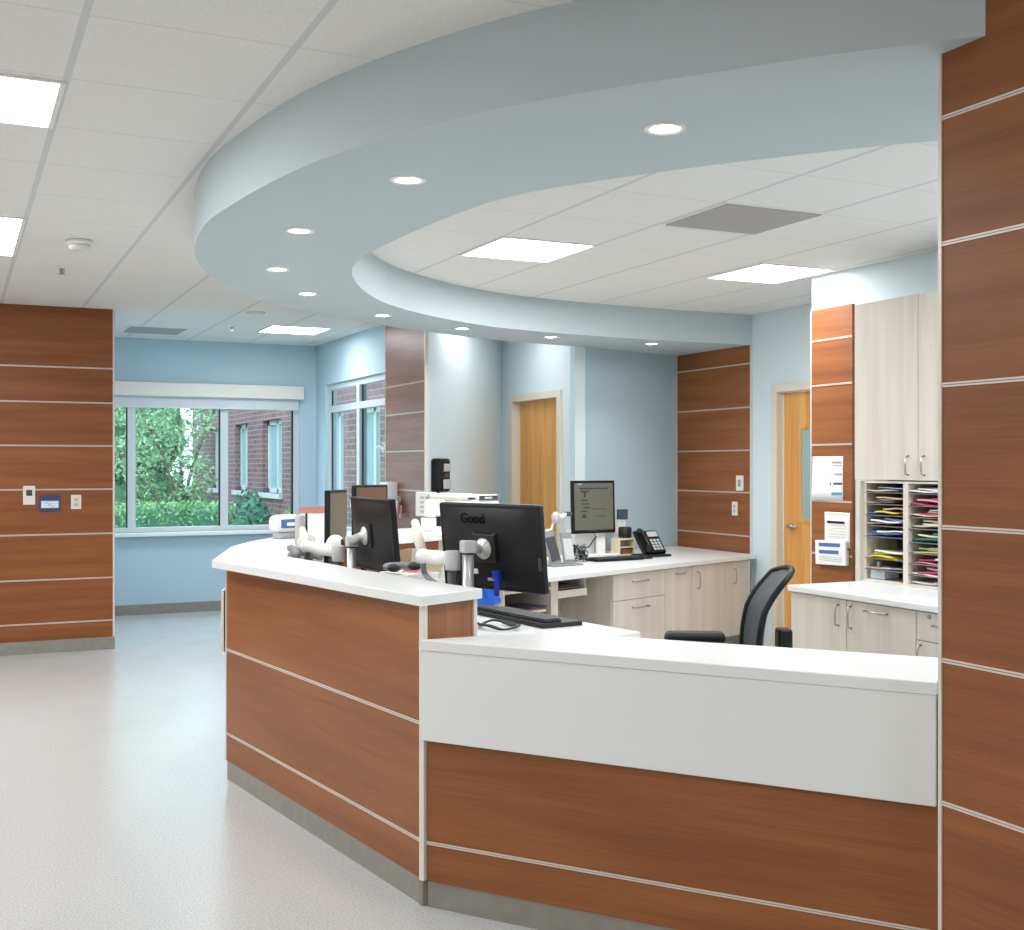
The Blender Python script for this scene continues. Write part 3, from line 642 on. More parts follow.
# ------------------------------------------------------------------ wall plates
def plate(name, label, cat, loc, rot, w, h, extra):
    t = thing(name, label, cat, loc, rot); MB().bb(-w/2, w/2, -.012, -.001, -h/2, h/2, .004).out('cover_plate', M['offwhite'], t); extra(t); return t
def sw_x(t): MB().bb(-.022, .022, -.016, -.0122, -.004, .042, .002).out('sensor_window', M['dgrey'], t)
plate('wall_thermostat', 'small white wall control with dark square, left of the blue sign', 'thermostat', (.538, 10.1, 1.26), 0, .09, .15, sw_x)
def ou_x(t):
    for z in (-.02, .02): MB().bb(-.017, .017, -.015, -.0122, z-.014, z+.014, .003).out('socket', M['lgrey'], t)
plate('wall_outlet', 'white wall socket plate right of the blue sign on the wood-clad wall', 'outlet', (.889, 10.1, 1.202), 0, .078, .115, ou_x)
sg = thing('wall_sign', 'small blue sign with pale rows of print on the wood-clad hall wall', 'sign', (.692, 10.1, 1.194))
MB().bb(-.077, .077, -.012, -.001, -.063, .063, .002).out('sign_plate', M['navy'], sg)
MB().bb(-.066, .066, -.0135, -.0122, -.037, .020).out('print_panel', M['signblue'], sg)
for i in range(3):
    for j in range(5):
        if (i*5+j) % 4 != 3: MB().bb(-.058+j*.024, -.040+j*.024, -.0145, -.0136, -.030+i*.016, -.021+i*.016).out('print', M['paper'], sg)
def ks_x(t): MB().bb(-.012, .012, -.018, -.0122, -.02, .02, .002).out('rocker', M['white'], t)
def ks2(t):
    MB().bb(-.02, .02, -.0135, -.0122, -.03, .03).out('print', M['paper_grey'], t)
plate('wall_switch', 'white square control plate on the recess wood panel, upper of two', 'switch', (6.084, 8.293, 1.345), rr, .10, .13, ks2)
plate('wall_outlet', 'narrow cream outlet plate on the recess wood panel, lower of two', 'outlet', (6.084, 8.364, 1.125), rr, .075, .12, ou_x)

# pilaster dispenser etc.
sd = thing('soap_dispenser', 'white sanitizer dispenser on the wood pilaster beside the side window', 'dispenser', (3.4895, 9.80, 1.275), rr)
MB().bb(-.11, .11, -.10, 0, -.07, .075, .015).out('body', M['white'], sd); MB().bb(-.03, .02, -.103, -.1, -.03, .03, .001).out('window', M['dgrey'], sd); MB().bb(-.04, .04, -.09, -.03, -.095, -.07, .006).out('nozzle', M['lgrey'], sd)
bn = thing('tag_bundle', 'bundle of pink and white tags hanging on the wood pilaster', 'tags', (3.4895, 9.64, 1.16), rr)
MB().bb(-.02, .02, -.045, 0, .02, .07, .004).out('hook', M['lgrey'], bn)
for i in range(7): MB().bb(-.12+i*.036, -.07+i*.036, -.04-.008*(i % 3), -.036-.008*(i % 3), -.07+.012*(i % 2), .035, .001, mtx=Matrix.Rotation((i-3)*.12, 4, 'Y')).out('paper_tag', M[['paper', 'pink', 'lgrey', 'pink', 'paper', 'red', 'pink'][i]], bn)
da = ang((3.5, 9.05), (4.8, 10.38))
bd = thing('double_dispenser', 'black wall dispenser with two pale grey windows on the blue wall', 'dispenser', (3.635, 9.188, 1.415), da)
MB().bb(-.10, .10, -.10, -.001, -.14, .14, .02).out('housing', M['black'], bd)
MB().bb(-.06, .07, -.115, -.098, .03, .095, .008).out('upper_cover', M['lgrey'], bd); MB().bb(-.07, .075, -.12, -.098, -.115, -.035, .008).out('lower_cover', M['lgrey'], bd); MB().bb(-.04, .05, -.106, -.098, -.022, .018, .003).out('badge', M['dgrey'], bd)
MB().tube([(-.01, -.03, -.14), (-.02, -.03, -.24), (-.06, -.04, -.36)], .012, 8).out('cable', M['black_soft'], bd)
pc = thing('wall_telephone', 'white wall handset panel with printed keys beside the wood pilaster', 'wall phone', (3.50, 9.02, 1.18), -PI/4)
MB().bb(-.09, .09, -.045, -.0, -.10, .10, .012).out('body', M['white'], pc)
for i in range(4):
    for j in range(2): MB().bb(-.045+j*.05, -.012+j*.05, -.048, -.045, -.07+i*.038, -.05+i*.038).out('key', M['lgrey'], pc)
MB().tube([(.03, -.05, .08), (.10, -.09, .0), (.06, -.09, -.16), (.02, -.04, -.20)], .008, 8).out('cord', M['lgrey'], pc)

# printer on the far leg of the counter
pr = thing('printer', 'white office printer with dark control panel behind the largest monitor', 'printer', (3.17, 7.48, 1.061), .36)
MB().bb(-.20, .20, -.15, .15, 0, .20, .02).out('body', M['white'], pr)
MB().bb(-.20, -.02, -.14, .14, .20, .245, .02).out('scanner_lid', M['offwhite'], pr); MB().bb(-.0, .19, -.152, .12, .195, .235, .01).out('control_panel', M['white'], pr)
MB().bb(.0, .18, -.1545, -.150, .198, .231, .001).out('display', M['dgrey'], pr); MB().bb(.05, .12, -.1565, -.1545, .208, .222).out('display_text', M['lgrey'], pr); MB().bb(-.10, -.04, -.152, -.149, .205, .22).out('badge', M['dgrey'], pr)
ds = thing('label_printer', 'white upright device with black slot between pilaster and printer', 'device', (2.885, 7.30, 1.061), .3)
MB().prism([(-.07, -.06), (.065, -.06), (.065, .06), (-.07, .06)], 0, .09).bb(-.055, .06, -.055, .055, .09, .21, .02).out('body', M['white'], ds); MB().bb(-.035, .005, -.066, -.056, .035, .10, .003).out('slot', M['black'], ds)

# ------------------------------------------------------------------ monitors
def monitor(label, c, rot, w, h, tilt=0.0, screen='screen_olive', grp=None, bez=.014, thick=.028):
    t = thing('computer_monitor', label, 'monitor', c, (tilt, 0, rot), grp)
    k = MB(); k.bb(-w/2, w/2, -.010, thick-.010, -h/2, h/2, .006)
    k.out('housing', M['black'], t)
    def fn(u, v):
        a = (u-.5)*2; b = (v-.5)*2; f = max(0, 1-abs(a)**4)*max(0, 1-abs(b)**4)
        return (a*w*.47, thick-.011+.022*f, b*h*.46)
    MB().grid(fn, 14, 10).out('rear_shell', M['black'], t)
    MB().bb(-w/2+bez, w/2-bez, -.0115, -.0098, -h/2+bez+.006, h/2-bez).out('screen', M[screen], t)
    return t
def world_of(o): return Matrix.Translation(o.location) @ o.rotation_euler.to_matrix().to_4x4()
m1 = monitor('largest black monitor seen from behind with faint lettering, beside the low counter', (1.897, 4.185, 1.183), math.radians(112.3), .535, .338, math.radians(-6))
text_part('Good', .056, base_mat('etched_lettering', (2, 2, 3), .9, 0, .1), m1, (.065, .0375, .112), (PI/2, 0, PI))
MB().bb(-.055, .055, .03, .052, -.055, .055, .004).out('mount_plate', M['black_soft'], m1)
for x in (-.05, .06): MB().lathe([(.006, 0), (.006, .003), (.003, .004)], 10, Matrix.Translation((x, .0385, .055)) @ Matrix.Rotation(-PI/2, 4, 'X')).out('screw', M['dgrey'], m1)
MB().bb(.055, .095, .035, .0375, -.105, -.085).out('sticker', M['paper'], m1); MB().bb(-.06, .005, .035, .037, -.128, -.117).out('sticker', M['lgrey'], m1)
MB().bb(-.262, -.245, .008, .02, -.08, -.03, .002).out('port_block', M['dgrey'], m1)
k = MB(); k.tube([(-.05, .03, -.10), (-.055, .05, -.13), (-.05, .05, -.18)], .011, 8); k.bb(-.065, -.035, .03, .055, -.12, -.085, .004); k.out('video_plug', M['royal'], m1)
m2 = monitor('black monitor seen from behind on the middle arm, left of the largest monitor', (1.742, 5.14, 1.183), math.radians(92), .52, .335, math.radians(-5))
MB().bb(-.055, .055, .03, .05, -.055, .055, .004).out('mount_plate', M['black_soft'], m2)
m3 = monitor('narrow monitor with tan reflecting screen, left of the arm-mounted monitor', (1.835, 6.06, 1.195), math.radians(50), .24, .345, 0, 'screen_tan')
m4 = monitor('monitor with brown reflecting screen mostly hidden behind the middle monitor', (2.14, 6.41, 1.215), math.radians(26), .265, .345, 0, 'screen_brown')
for mm in (m3, m4):
    zc = mm.location.z
    MB().tube([(0, .04, 0), (0, .055, -.1), (0, .055, .755-zc)], .016, 10).out('stand_column', M['black'], mm)
    MB().bb(-.11, .11, -.04, .13, .751-zc, .766-zc, .006).out('stand_base', M['black'], mm)
m5 = monitor('upright black monitor with olive screen on a white stand on the back worktop', (4.763, 8.506, 1.155), math.radians(6), .43, .434, math.radians(-2), 'screen_olive', None, .022, .03)
for (a, b, c, d) in [(-.13, -.05, .12, .135), (-.10, -.08, .08, .12), (-.13, -.06, .05, .06), (-.12, -.05, .02, .03), (-.11, -.04, -.01, 0), (-.13, -.07, -.04, -.03), (-.12, -.08, -.09, -.06), (-.02, .12, -.02, -.015), (.02, .11, -.08, -.074), (-.14, .14, .145, .158)]:
    MB().bb(a, b, -.0125, -.0114, c, d).out('screen_text', M['screen_dim'], m5)
MB().bb(-.16, -.12, -.0125, -.0105, .182, .192).out('badge', M['lgrey'], m5); MB().bb(-.06, .03, -.014, -.010, -.198, -.188).out('button_bar', M['dgrey'], m5)
zc = 1.155
MB().bb(.07, .145, .04, .075, .755-zc, .05, .004).out('stand_column', M['white'], m5); MB().bb(-.01, .22, -.04, .09, .751-zc, .766-zc, .006).out('stand_base', M['white'], m5)

# monitor arms
def pole_arm(label, px, py, ztop, m, chain, grp=None):
    t = thing('monitor_arm', label, 'monitor arm', (px, py, .751))
    h = ztop-.751
    MB().lathe([(.045, 0), (.045, .012), (.03, .016)], 20).out('base_clamp', M['silver'], t)
    MB().lathe([(.0225, .012), (.0225, h-.05)], 20).out('pole', M['silver'], t)
    MB().lathe([(.0235, h-.052), (.0235, h-.047)], 20).out('collar', M['black_soft'], t)
    MB().bb(-.026, .026, -.026, .026, h-.047, h, .006).out('pole_cap', M['lgrey'], t)
    W = world_of(m); v = W @ Vector((0, .05, 0)); d = (W.to_3x3() @ Vector((0, 1, 0))).normalized()
    v0 = v - Vector((px, py, .751)); q = Vector((0, 0, 1)).rotation_difference(d).to_matrix().to_4x4()
    MB().lathe([(.04, .0), (.042, .008), (.034, .014), (.018, .018), (.018, .03)], 24, Matrix.Translation(v0) @ q).out('mounting_disc', M['silver'], t)
    MB().tube([(0, 0, h-.022), tuple(v0*.5+Vector((0, 0, (h-.022)*.5)) + d*.02), tuple(v0+d*.025)], [.02, .019, .017], 12).out('extension_arm', M['lgrey'], t)
    return t
pole_arm('silver pole arm holding the largest monitor at the counter end', 1.755, 4.10, 1.215, m1, None)
pole_arm('silver pole arm holding the middle monitor seen from behind', 1.662, 5.245, 1.17, m2, None)
def gas_arm(label, base, pts, r, cup):
    t = thing('folding_arm', label, 'monitor arm', (base[0], base[1], .751))
    o = Vector((base[0], base[1], .751)); P = [Vector(p)-o for p in pts]
    MB().tube([(0, 0, 0), (0, 0, base[2]-.751)], .02, 12).out('post', M['dgrey'], t)
    MB().lathe([(.028, base[2]-.751-.07), (.03, base[2]-.751-.065), (.03, base[2]-.751), (.026, base[2]-.751+.004)], 20).out('joint_cup', M['lgrey'], t)
    MB().tube([P[0], P[0]*.6+P[1]*.4, P[1]], [r*.9, r, r*.85], 12).ell(tuple(P[1]), (r*1.05, r*1.05, r*1.05), 12).out('lower_arm', M['white'], t)
    MB().tube([P[1], P[1]*.4+P[2]*.6, P[2]], [r*.7, r*.72, r*.55], 12).ell(tuple(P[2]), (r*.58, r*.58, r*.58), 12).out('upper_arm', M['offwhite'], t)
    k = MB(); k.tube(spline([tuple(P[1]+Vector((0, 0, -.02))), tuple(P[1]+Vector((.03, .05, -.08))), tuple(P[1]*.5+P[0]*.5+Vector((.02, 0, -.12))), tuple(P[0]+Vector((.0, .02, -.14)))], 5), .012, 8); k.out('cable', M['grey'], t)
    return t
gas_arm('white folded arm with raised paddle, left of the largest monitor', (1.715, 4.155, 1.17), [(1.715, 4.18, 1.14), (1.70, 4.43, 1.135), (1.715, 4.56, 1.262)], .030, None)
gas_arm('white folded arm lying along the counter edge, left of the middle monitor', (1.625, 5.335, 1.12), [(1.62, 5.36, 1.095), (1.565, 5.68, 1.10), (1.58, 5.80, 1.175)], .030, None)

# clutter near the counter corner
wc = thing('webcam_stand', 'pale round-headed device with black stem at the counter corner', 'device', (1.65, 5.98, .751))
MB().lathe([(.05, 0), (.05, .015), (.014, .02), (.012, .30)], 18).out('stand', M['dgrey'], wc); MB().ell((0, 0, .345), (.05, .045, .05)).out('head', M['offwhite'], wc); MB().tube([(0, 0, .38), (.0, 0, .50)], .006, 8).out('stem', M['black_soft'], wc)
hb = thing('cable_basket', 'dark grey cable loop tray behind the counter corner edge', 'cable tray', (1.53, 5.72, .751))
MB().tube(spline([(-.03, -.12, .31), (-.02, -.02, .335), (0, .12, .33), (.09, .2, .30), (.16, .12, .28)], 6), .018, 8).out('loop', M['grey'], hb); MB().tube([(0, .0, 0), (0, .02, .32)], .02, 8).out('post', M['dgrey'], hb)
MB().tube(spline([(.02, -.2, .26), (.05, -.05, .30), (.09, .08, .29), (.12, .2, .22)], 6), .014, 8).out('cable', M['black_soft'], hb)
mk = thing('desk_sanitizer', 'blue and white oval dispenser on the far counter corner by the window', 'dispenser', (1.80, 7.0, 1.061), .45)
MB().bb(-.10, .10, -.05, .05, .035, .14, .035, 4).out('shell', M['white'], mk); MB().bb(-.07, .075, -.0525, -.048, .062, .115, .001).out('blue_panel', M['print_blue'], mk); MB().bb(-.03, .045, -.0545, -.0525, .075, .095).out('lettering', M['paper'], mk); MB().bb(-.07, .07, -.035, .035, 0, .035, .008).out('foot', M['lgrey'], mk)
rbx = thing('file_box', 'white file box with faded red rim on the far counter corner', 'file box', (2.03, 6.98, 1.061), .5)
k = MB(); k.bb(-.12, .12, -.07, -.064, 0, .15); k.bb(-.12, .12, .064, .07, 0, .15); k.bb(-.12, -.114, -.064, .064, 0, .15); k.bb(.114, .12, -.064, .064, 0, .15); k.bb(-.114, .114, -.064, .064, 0, .006); k.out('box_body', M['white'], rbx)
k = MB(); k.bb(-.125, .125, -.075, -.063, .15, .185); k.bb(-.125, .125, .063, .075, .15, .185); k.bb(-.125, -.113, -.063, .063, .15, .185); k.bb(.113, .125, -.063, .063, .15, .185); k.out('rim', M['red'], rbx)
for i in range(6): MB().bb(-.10, .10, -.05+i*.018, -.047+i*.018, .007, .175).out('document', M['paper'], rbx)
mg = MB().lathe([(.03, 0), (.034, .01), (.034, .16), (.03, .165), (0, .165)], 16).out('tumbler', M['lgrey'], None, (1.72, 6.34, 1.061)); tag(mg, 'pale grey round container beside the red-rimmed file box', 'container')
bx = MB().bb(-.05, .05, -.03, .03, 0, .055, .006).out('black_device', M['print_dark'], None, (2.16, 7.02, 1.247), (0, 0, .5)); 
tag(bx, 'small dark box perched on the file box documents', 'device')
bx.location = (2.10, 6.99, 1.2475)
sp = thing('desk_speaker', 'white rounded speaker with dark front left of the tan screen', 'speaker', (1.78, 5.90, .751), .7)
MB().lathe([(.05, 0), (.052, .02), (.03, .03), (.03, .28)], 16).out('stand', M['dgrey'], sp); MB().ell((0, 0, .33), (.055, .05, .06)).out('body', M['white'], sp); MB().ell((.0, -.043, .33), (.018, .012, .04)).out('grille', M['black_soft'], sp)

# paper tray with red scribbled papers behind the counter edge
pt = thing('document_tray', 'white tray heap of papers with red notes, between the two rear-view monitors', 'paper tray', (1.755, 4.73, .751), 1.7)
k = MB(); k.bb(-.12, .12, -.11, .11, 0, .006); k.bb(-.12, -.112, -.11, .11, .006, .27); k.bb(.112, .12, -.11, .11, .006, .27); k.bb(-.112, .112, .102, .11, .006, .27); k.bb(-.112, .112, -.11, .102, .257, .264); k.out('tray', M['white'], pt)
for i in range(5): MB().bb(-.10, .10, -.085, .085, .2645+i*.006, .2695+i*.006, mtx=Matrix.Rotation(.08*(i-2), 4, 'Z')).out('sheet', M['paper'], pt)
MB().bb(-.09, .02, -.06, .03, .2945, .2975, mtx=Matrix.Rotation(.3, 4, 'Z')).out('red_note', M['pink'], pt); MB().bb(.03, .08, -.07, -.01, .2945, .2965).out('dark_note', M['dgrey'], pt)
lf = thing('leaflet_fan', 'upright fan of buff leaflets leaning behind the white paddle arm', 'leaflets', (1.895, 5.01, .751), -.5)
MB().bb(-.06, .06, -.04, .04, 0, .24, .004).out('stand', M['dgrey'], lf)
for i in range(4): MB().bb(-.05, .05, -.03+i*.016, -.027+i*.016, .241, .37, mtx=Matrix.Rotation(-.15*(i-1.5), 4, 'Y')).out('leaflet', M[['manila', 'paper', 'peach', 'paper'][i]], lf)
hs = thing('headset', 'grey and black telephone headset lying beside the white paddle arm', 'headset', (1.72, 4.70, 1.0495), .4)
MB().tube(spline([(-.06, 0, .02), (-.05, .06, .02), (0, .09, .02), (.05, .06, .02), (.06, 0, .02)], 6), .014, 8).out('headband', M['grey'], hs); MB().ell((-.06, 0, .02), (.03, .03, .018)).out('earpiece', M['black_soft'], hs); MB().ell((.06, 0, .02), (.03, .03, .018)).out('earpiece', M['black_soft'], hs)

# keyboard, cables, bag on the staff desk
kb = thing('computer_keyboard', 'long black keyboard with wrist rest at the edge of the staff desk', 'keyboard', (2.505, 5.165, .751), math.radians(97))
MB().prism([(-.335, -.11), (.335, -.11), (.335, .11), (-.335, .11)], 0, .022, .004).out('wrist_base', M['black_soft'], kb)
MB().bb(-.325, .325, .0, .095, .022, .034, .004).out('key_deck', M['black'], kb)
for r in range(4):
    for cc in range(17): MB().bb(-.318+cc*.0375, -.318+cc*.0375+.031, .006+r*.022, .024+r*.022, .034, .040).out('key', M['dgrey'], kb)
cl = thing('cable_coil', 'loose black cable coil on the white desk beside the counter end', 'cable', (2.27, 4.93, .751))
MB().tube(spline([(.10*math.cos(a)*(1-.02*i), .12*math.sin(a), .008+.006*(i % 3)) for i, a in enumerate([x*.7 for x in range(20)])], 4), .005, 6).out('coil', M['black_soft'], cl)
MB().tube(spline([(-.06, .10, .012), (-.10, .16, .012), (-.12, .26, .012), (-.06, .36, .012), (.02, .45, .012)], 6), .005, 6).out('loose_end', M['black_soft'], cl)
bg = thing('plastic_bag', 'crumpled bright blue plastic bag below the largest monitor', 'bag', (2.525, 5.70, .751), .3)
rnd = random.Random(5); ph = [rnd.uniform(0, 6) for _ in range(6)]
def bagf(u, v):
    a = 2*PI*u; r = .085*(1-.35*v)*(1+.10*math.sin(3*a+ph[0]+2*v)+.08*math.sin(7*a+ph[1]+5*v)) * (math.sin(min(1, (v+.03)*6)*PI/2))
    return (1.25*r*math.cos(a), .8*r*math.sin(a), .15*v)
MB().grid(bagf, 40, 14).out('bag_body', M['blueplastic'], bg)
MB().tube(spline([(-.03, 0, .14), (-.04, 0, .17), (-.01, 0, .185), (.02, 0, .17), (.03, 0, .14)], 5), .012, 8).out('handle_loop', M['blueplastic'], bg)
ps = MB().bb(-.05, .05, -.12, .12, 0, .004).out('paper_sheet', M['paper'], None, (2.0, 5.55, .751), (0, 0, .2)); tag(ps, 'loose white paper sheet on the staff desk below the largest monitor', 'paper')

# ------------------------------------------------------------------ things on the back worktop
ph_ = thing('desk_telephone', 'black desk phone with handset on the right of the back worktop', 'telephone', (5.18, 8.27, .751), .15)
k = MB(); k.prism([(-.125, -.10), (.125, -.10), (.125, .11), (-.125, .11)], 0, .018, .004); k.out('foot', M['black_soft'], ph_)
R = Matrix.Translation((0, .03, .112)) @ Matrix.Rotation(math.radians(52), 4, 'X')
MB().bb(-.12, .12, -.11, .11, -.015, .015, .006, mtx=R).out('console', M['black'], ph_)
MB().bb(-.0, .105, .045, .095, .0155, .019, .001, mtx=R).out('display', M['lgrey'], ph_)
for r in range(4):
    for c_ in range(3): MB().bb(.0+c_*.036, .026+c_*.036, -.085+r*.028, -.065+r*.028, .0155, .019, mtx=R).out('key', M['lgrey'], ph_)
hs_ = MB(); hs_.tube(spline([(-.075, -.10, .035), (-.075, -.06, .055), (-.075, .03, .06), (-.075, .07, .05), (-.075, .10, .035)], 4), .018, 10, mtx=R); hs_.ell((-.075, -.09, .03), (.027, .032, .022), mtx=R); hs_.ell((-.075, .09, .03), (.027, .032, .022), mtx=R); hs_.out('handset', M['black'], ph_)
bkb = thing('computer_keyboard', 'black keyboard on the back worktop in front of the upright monitor', 'keyboard', (4.70, 8.05, .751), .12)
MB().bb(-.23, .23, -.085, .085, 0, .02, .005).out('key_deck', M['black'], bkb)
for r in range(4):
    for cc in range(14): MB().bb(-.218+cc*.0312, -.218+cc*.0312+.026, -.07+r*.035, -.042+r*.035, .02, .027).out('key', M['dgrey'], bkb)
ms = MB().ell((0, 0, .002), (.05, .032, .03)).out('computer_mouse', M['black'], None, (5.02, 8.08, .753), (0, 0, .1)); tag(ms, 'black mouse beside the keyboard on the back worktop', 'mouse')
bmesh_tmp = None
tb = thing('desk_organizer', 'tan open desk organizer left of the black phone on the back worktop', 'organizer', (5.06, 8.53, .751), .1)
k = MB(); k.bb(-.08, .08, -.06, .06, .125, .14); k.bb(-.08, -.07, -.06, .06, 0, .125); k.bb(.07, .08, -.06, .06, 0, .125); k.bb(-.07, .07, .05, .06, 0, .125); k.bb(-.07, .07, -.06, .05, 0, .008); k.bb(-.07, .07, -.06, .05, .06, .068); k.out('shelf_body', M['manila'], tb)
MB().bb(-.05, .05, -.05, .04, .009, .045).out('notepad', M['screen_brown'], tb)
td = thing('tape_dispenser', 'round black tape roll on top of the tan desk organizer', 'tape', (5.08, 8.53, .8915))
MB().lathe([(.05, 0), (.056, .01), (.056, .08), (.05, .09), (.02, .09)], 22).out('roll', M['black_soft'], td)
vs = thing('card_scanner', 'white post with dark square head right of the upright monitor', 'device', (5.14, 8.74, .751), .1)
MB().bb(-.04, .04, -.03, .03, 0, .28, .006, mtx=Matrix.Rotation(.08, 4, 'Y')).out('post', M['white'], vs); MB().bb(-.02, .07, -.045, -.0, .285, .37, .006).out('head', M['print_dark'], vs)
wbx = thing('white_box', 'white appliance box behind the upright monitor on the back worktop', 'box', (4.80, 8.715, .751), .15)
MB().bb(-.16, .13, -.065, .065, 0, .21, .01).out('body', M['white'], wbx); MB().bb(.05, .06, -.067, -.065, .02, .19).out('seam', M['lgrey'], wbx)
pp = thing('paper_pile', 'pile of pale papers behind the keyboard on the back worktop', 'papers', (4.60, 8.26, .751), .2)
for i in range(4): MB().bb(-.13, .13, -.05, .05, .001+i*.007, .007+i*.007, mtx=Matrix.Rotation(.06*(i-1.5), 4, 'Z')).out('sheet', M[['paper', 'lgrey', 'paper', 'paper'][i]], pp)
lh = thing('brochure_holder', 'grey double brochure holder beside the largest monitor on the back worktop', 'brochure holder', (4.11, 7.78, .751), .25)
for i, x in enumerate((-.075, .055)):
    Rx = Matrix.Translation((x, 0, .0)) @ Matrix.Rotation(math.radians(-14), 4, 'X') @ Matrix.Rotation(math.radians(-8+10*i), 4, 'Y')
    MB().bb(-.055, .055, -.008, .008, .01, .27-.02*i, .006, mtx=Rx).out('panel', M['grey'], lh); MB().bb(-.045, .045, -.014, -.009, .04, .22-.02*i, .001, mtx=Rx).out('card', M[['dgrey', 'lgrey'][i]], lh)
MB().bb(-.16, .14, -.06, .10, 0, .012, .004).out('base', M['grey'], lh)
dl = thing('desk_lamp', 'small white jointed desk lamp left of the upright monitor', 'lamp', (4.16, 8.08, .751), .2)
MB().lathe([(.06, 0), (.06, .015), (.012, .02)], 20).out('base', M['lgrey'], dl); MB().tube([(0, 0, .015), (-.03, 0, .20), (.03, 0, .34)], .010, 10).out('arm', M['silver'], dl)
MB().ell((-.03, 0, .22), (.045, .04, .04)).ell((.03, -.01, .345), (.035, .035, .045)).out('joint', M['lgrey'], dl); MB().tube([(.03, 0, .36), (.10, 0, .35), (.15, 0, .37)], [.022, .018, .012], 10).out('lamp_head', M['white'], dl); MB().bb(.14, .19, -.02, .02, .35, .385, .005).out('switch_block', M['print_dark'], dl)
cc = thing('cable_nest', 'tangled dark cables beneath the upright monitor on the back worktop', 'cables', (4.36, 8.02, .751), .2)
rnd = random.Random(11)
for j in range(5):
    MB().tube(spline([(rnd.uniform(-.07, .09), rnd.uniform(-.05, .05), rnd.uniform(.006, .14)) for _ in range(9)], 5), .006, 6).out('cable', M[['dgrey', 'grey', 'black_soft', 'grey', 'dgrey'][j]], cc)
MB().tube(spline([(.04, 0, .12), (.09, -.01, .11), (.16, .0, .17), (.22, .04, .19)], 5), .005, 6).out('hanging_cable', M['black_soft'], cc)

# ------------------------------------------------------------------ office chair
ch = thing('office_chair', 'black office chair with grey mesh back inside the nurse station', 'chair', (3.345, 4.815, 0), math.radians(-116))
def seatf(u, v):
    a = (u-.5)*2; b = (v-.5)*2; return (a*.24, b*.24, .47-.012*(1-a*a)-.03*max(0, -b-.6)**1.2)
MB().bb(-.245, .245, -.24, .24, .41, .475, .03, 4).out('seat', M['black_soft'], ch)
def backf(u, v):
    a = (u-.5)*2; z = .495+.50*v
    wd = .215*(1-.18*v**3)*(1-.12*(1-v)**3)
    y = .245+.085*v+.10*max(0, v-.62)**1.5*2.6 - .03*math.sin(v*PI) - .05*a*a
    return (a*wd, y, z - .03*a*a*v)
MB().grid(backf, 16, 20, .012).out('backrest', M['mesh'], ch)
edge = [backf(0, k/16) for k in range(17)] + [backf(k/12, 1) for k in range(1, 13)] + [backf(1, 1-k/16) for k in range(1, 17)] + [backf(1-k/12, 0) for k in range(1, 13)]
k = MB(); k.tube([Vector(p)+Vector((0, .006, 0)) for p in edge], .016, 8); k.out('back_frame', M['black'], ch)
k = MB(); k.tube(spline([(0, .10, .40), (0, .24, .42), (0, .36, .52), (0, .37, .66)], 6), [.024]*19, 10); k.bb(-.05, .05, .33, .40, .60, .70, .012); k.out('back_support', M['black'], ch)
MB().tube([(0, .40, .50), (0, .41, .60)], .03, 12).out('tension_cylinder', M['lgrey'], ch)
for s in (-1, 1):
    k = MB(); k.bb(-.05, .05, -.155, .155, -.028, .028, .026, 5)
    for v in k.bm.verts: v.co.z += -.022*(v.co.y/.15)**2
    ar = k.out('armrest', M['black_soft'], ch, (s*.275, -.03, .635)); MB().tube([(0, .03, -.015), (-s*.0, .03, -.16), (-s*.04, .03, -.23)], .02, 10).out('arm_post', M['black'], ar)
MB().lathe([(.03, .12), (.03, .28), (.022, .28), (.022, .41)], 16).out('gas_lift', M['dgrey'], ch)
MB().bb(-.11, .11, -.12, .14, .385, .412, .01).out('mechanism', M['black'], ch)
for i in range(5):
    a = 2*PI*i/5+.3; lg = MB().tube([(0, 0, .12), (.18*math.cos(a), .18*math.sin(a), .105), (.31*math.cos(a), .31*math.sin(a), .075)], [.028, .024, .018], 10).out('leg', M['black'], ch)
    MB().lathe([(.03, -.022), (.031, -.02), (.031, .02), (.03, .022)], 16, Matrix.Translation((.31*math.cos(a), .31*math.sin(a), .0315)) @ Matrix.Rotation(a, 4, 'Z') @ Matrix.Rotation(PI/2, 4, 'X')).out('caster', M['black_soft'], lg)

# ------------------------------------------------------------------ outside
struct(MB().bb(-30, 30, 12.45, 50, -.35, -.25).out('lawn', M['grass']))
def leaves(n, sampler, size, mat, name, parent, seed, stretch=1.6):
    rnd = random.Random(seed); vs = []; fs = []
    for i in range(n):
        c = Vector(sampler(rnd)); a = Vector((rnd.gauss(0, 1), rnd.gauss(0, 1), rnd.gauss(0, 1))).normalized()
        b = a.cross(Vector((rnd.gauss(0, 1), rnd.gauss(0, 1), rnd.gauss(0, 1)))).normalized(); s = size*rnd.uniform(.6, 1.3)
        k = len(vs); vs += [c-a*s*stretch, c+b*s*.6, c+a*s*stretch, c-b*s*.6]; fs.append((k, k+1, k+2, k+3))
    me = bpy.data.meshes.new(name); me.from_pydata([tuple(v) for v in vs], [], fs); me.materials.append(mat)
    o = bpy.data.objects.new(name, me); COL.objects.link(o)
    if parent: o.parent = parent
    return o
def blob(rnd, blobs):
    c, r = blobs[rnd.randrange(len(blobs))]
    d = Vector((rnd.gauss(0, 1), rnd.gauss(0, 1), rnd.gauss(0, 1))).normalized()*(rnd.uniform(.35, 1)**.5)
    return (c[0]+d.x*r[0], c[1]+d.y*r[1], c[2]+d.z*r[2])
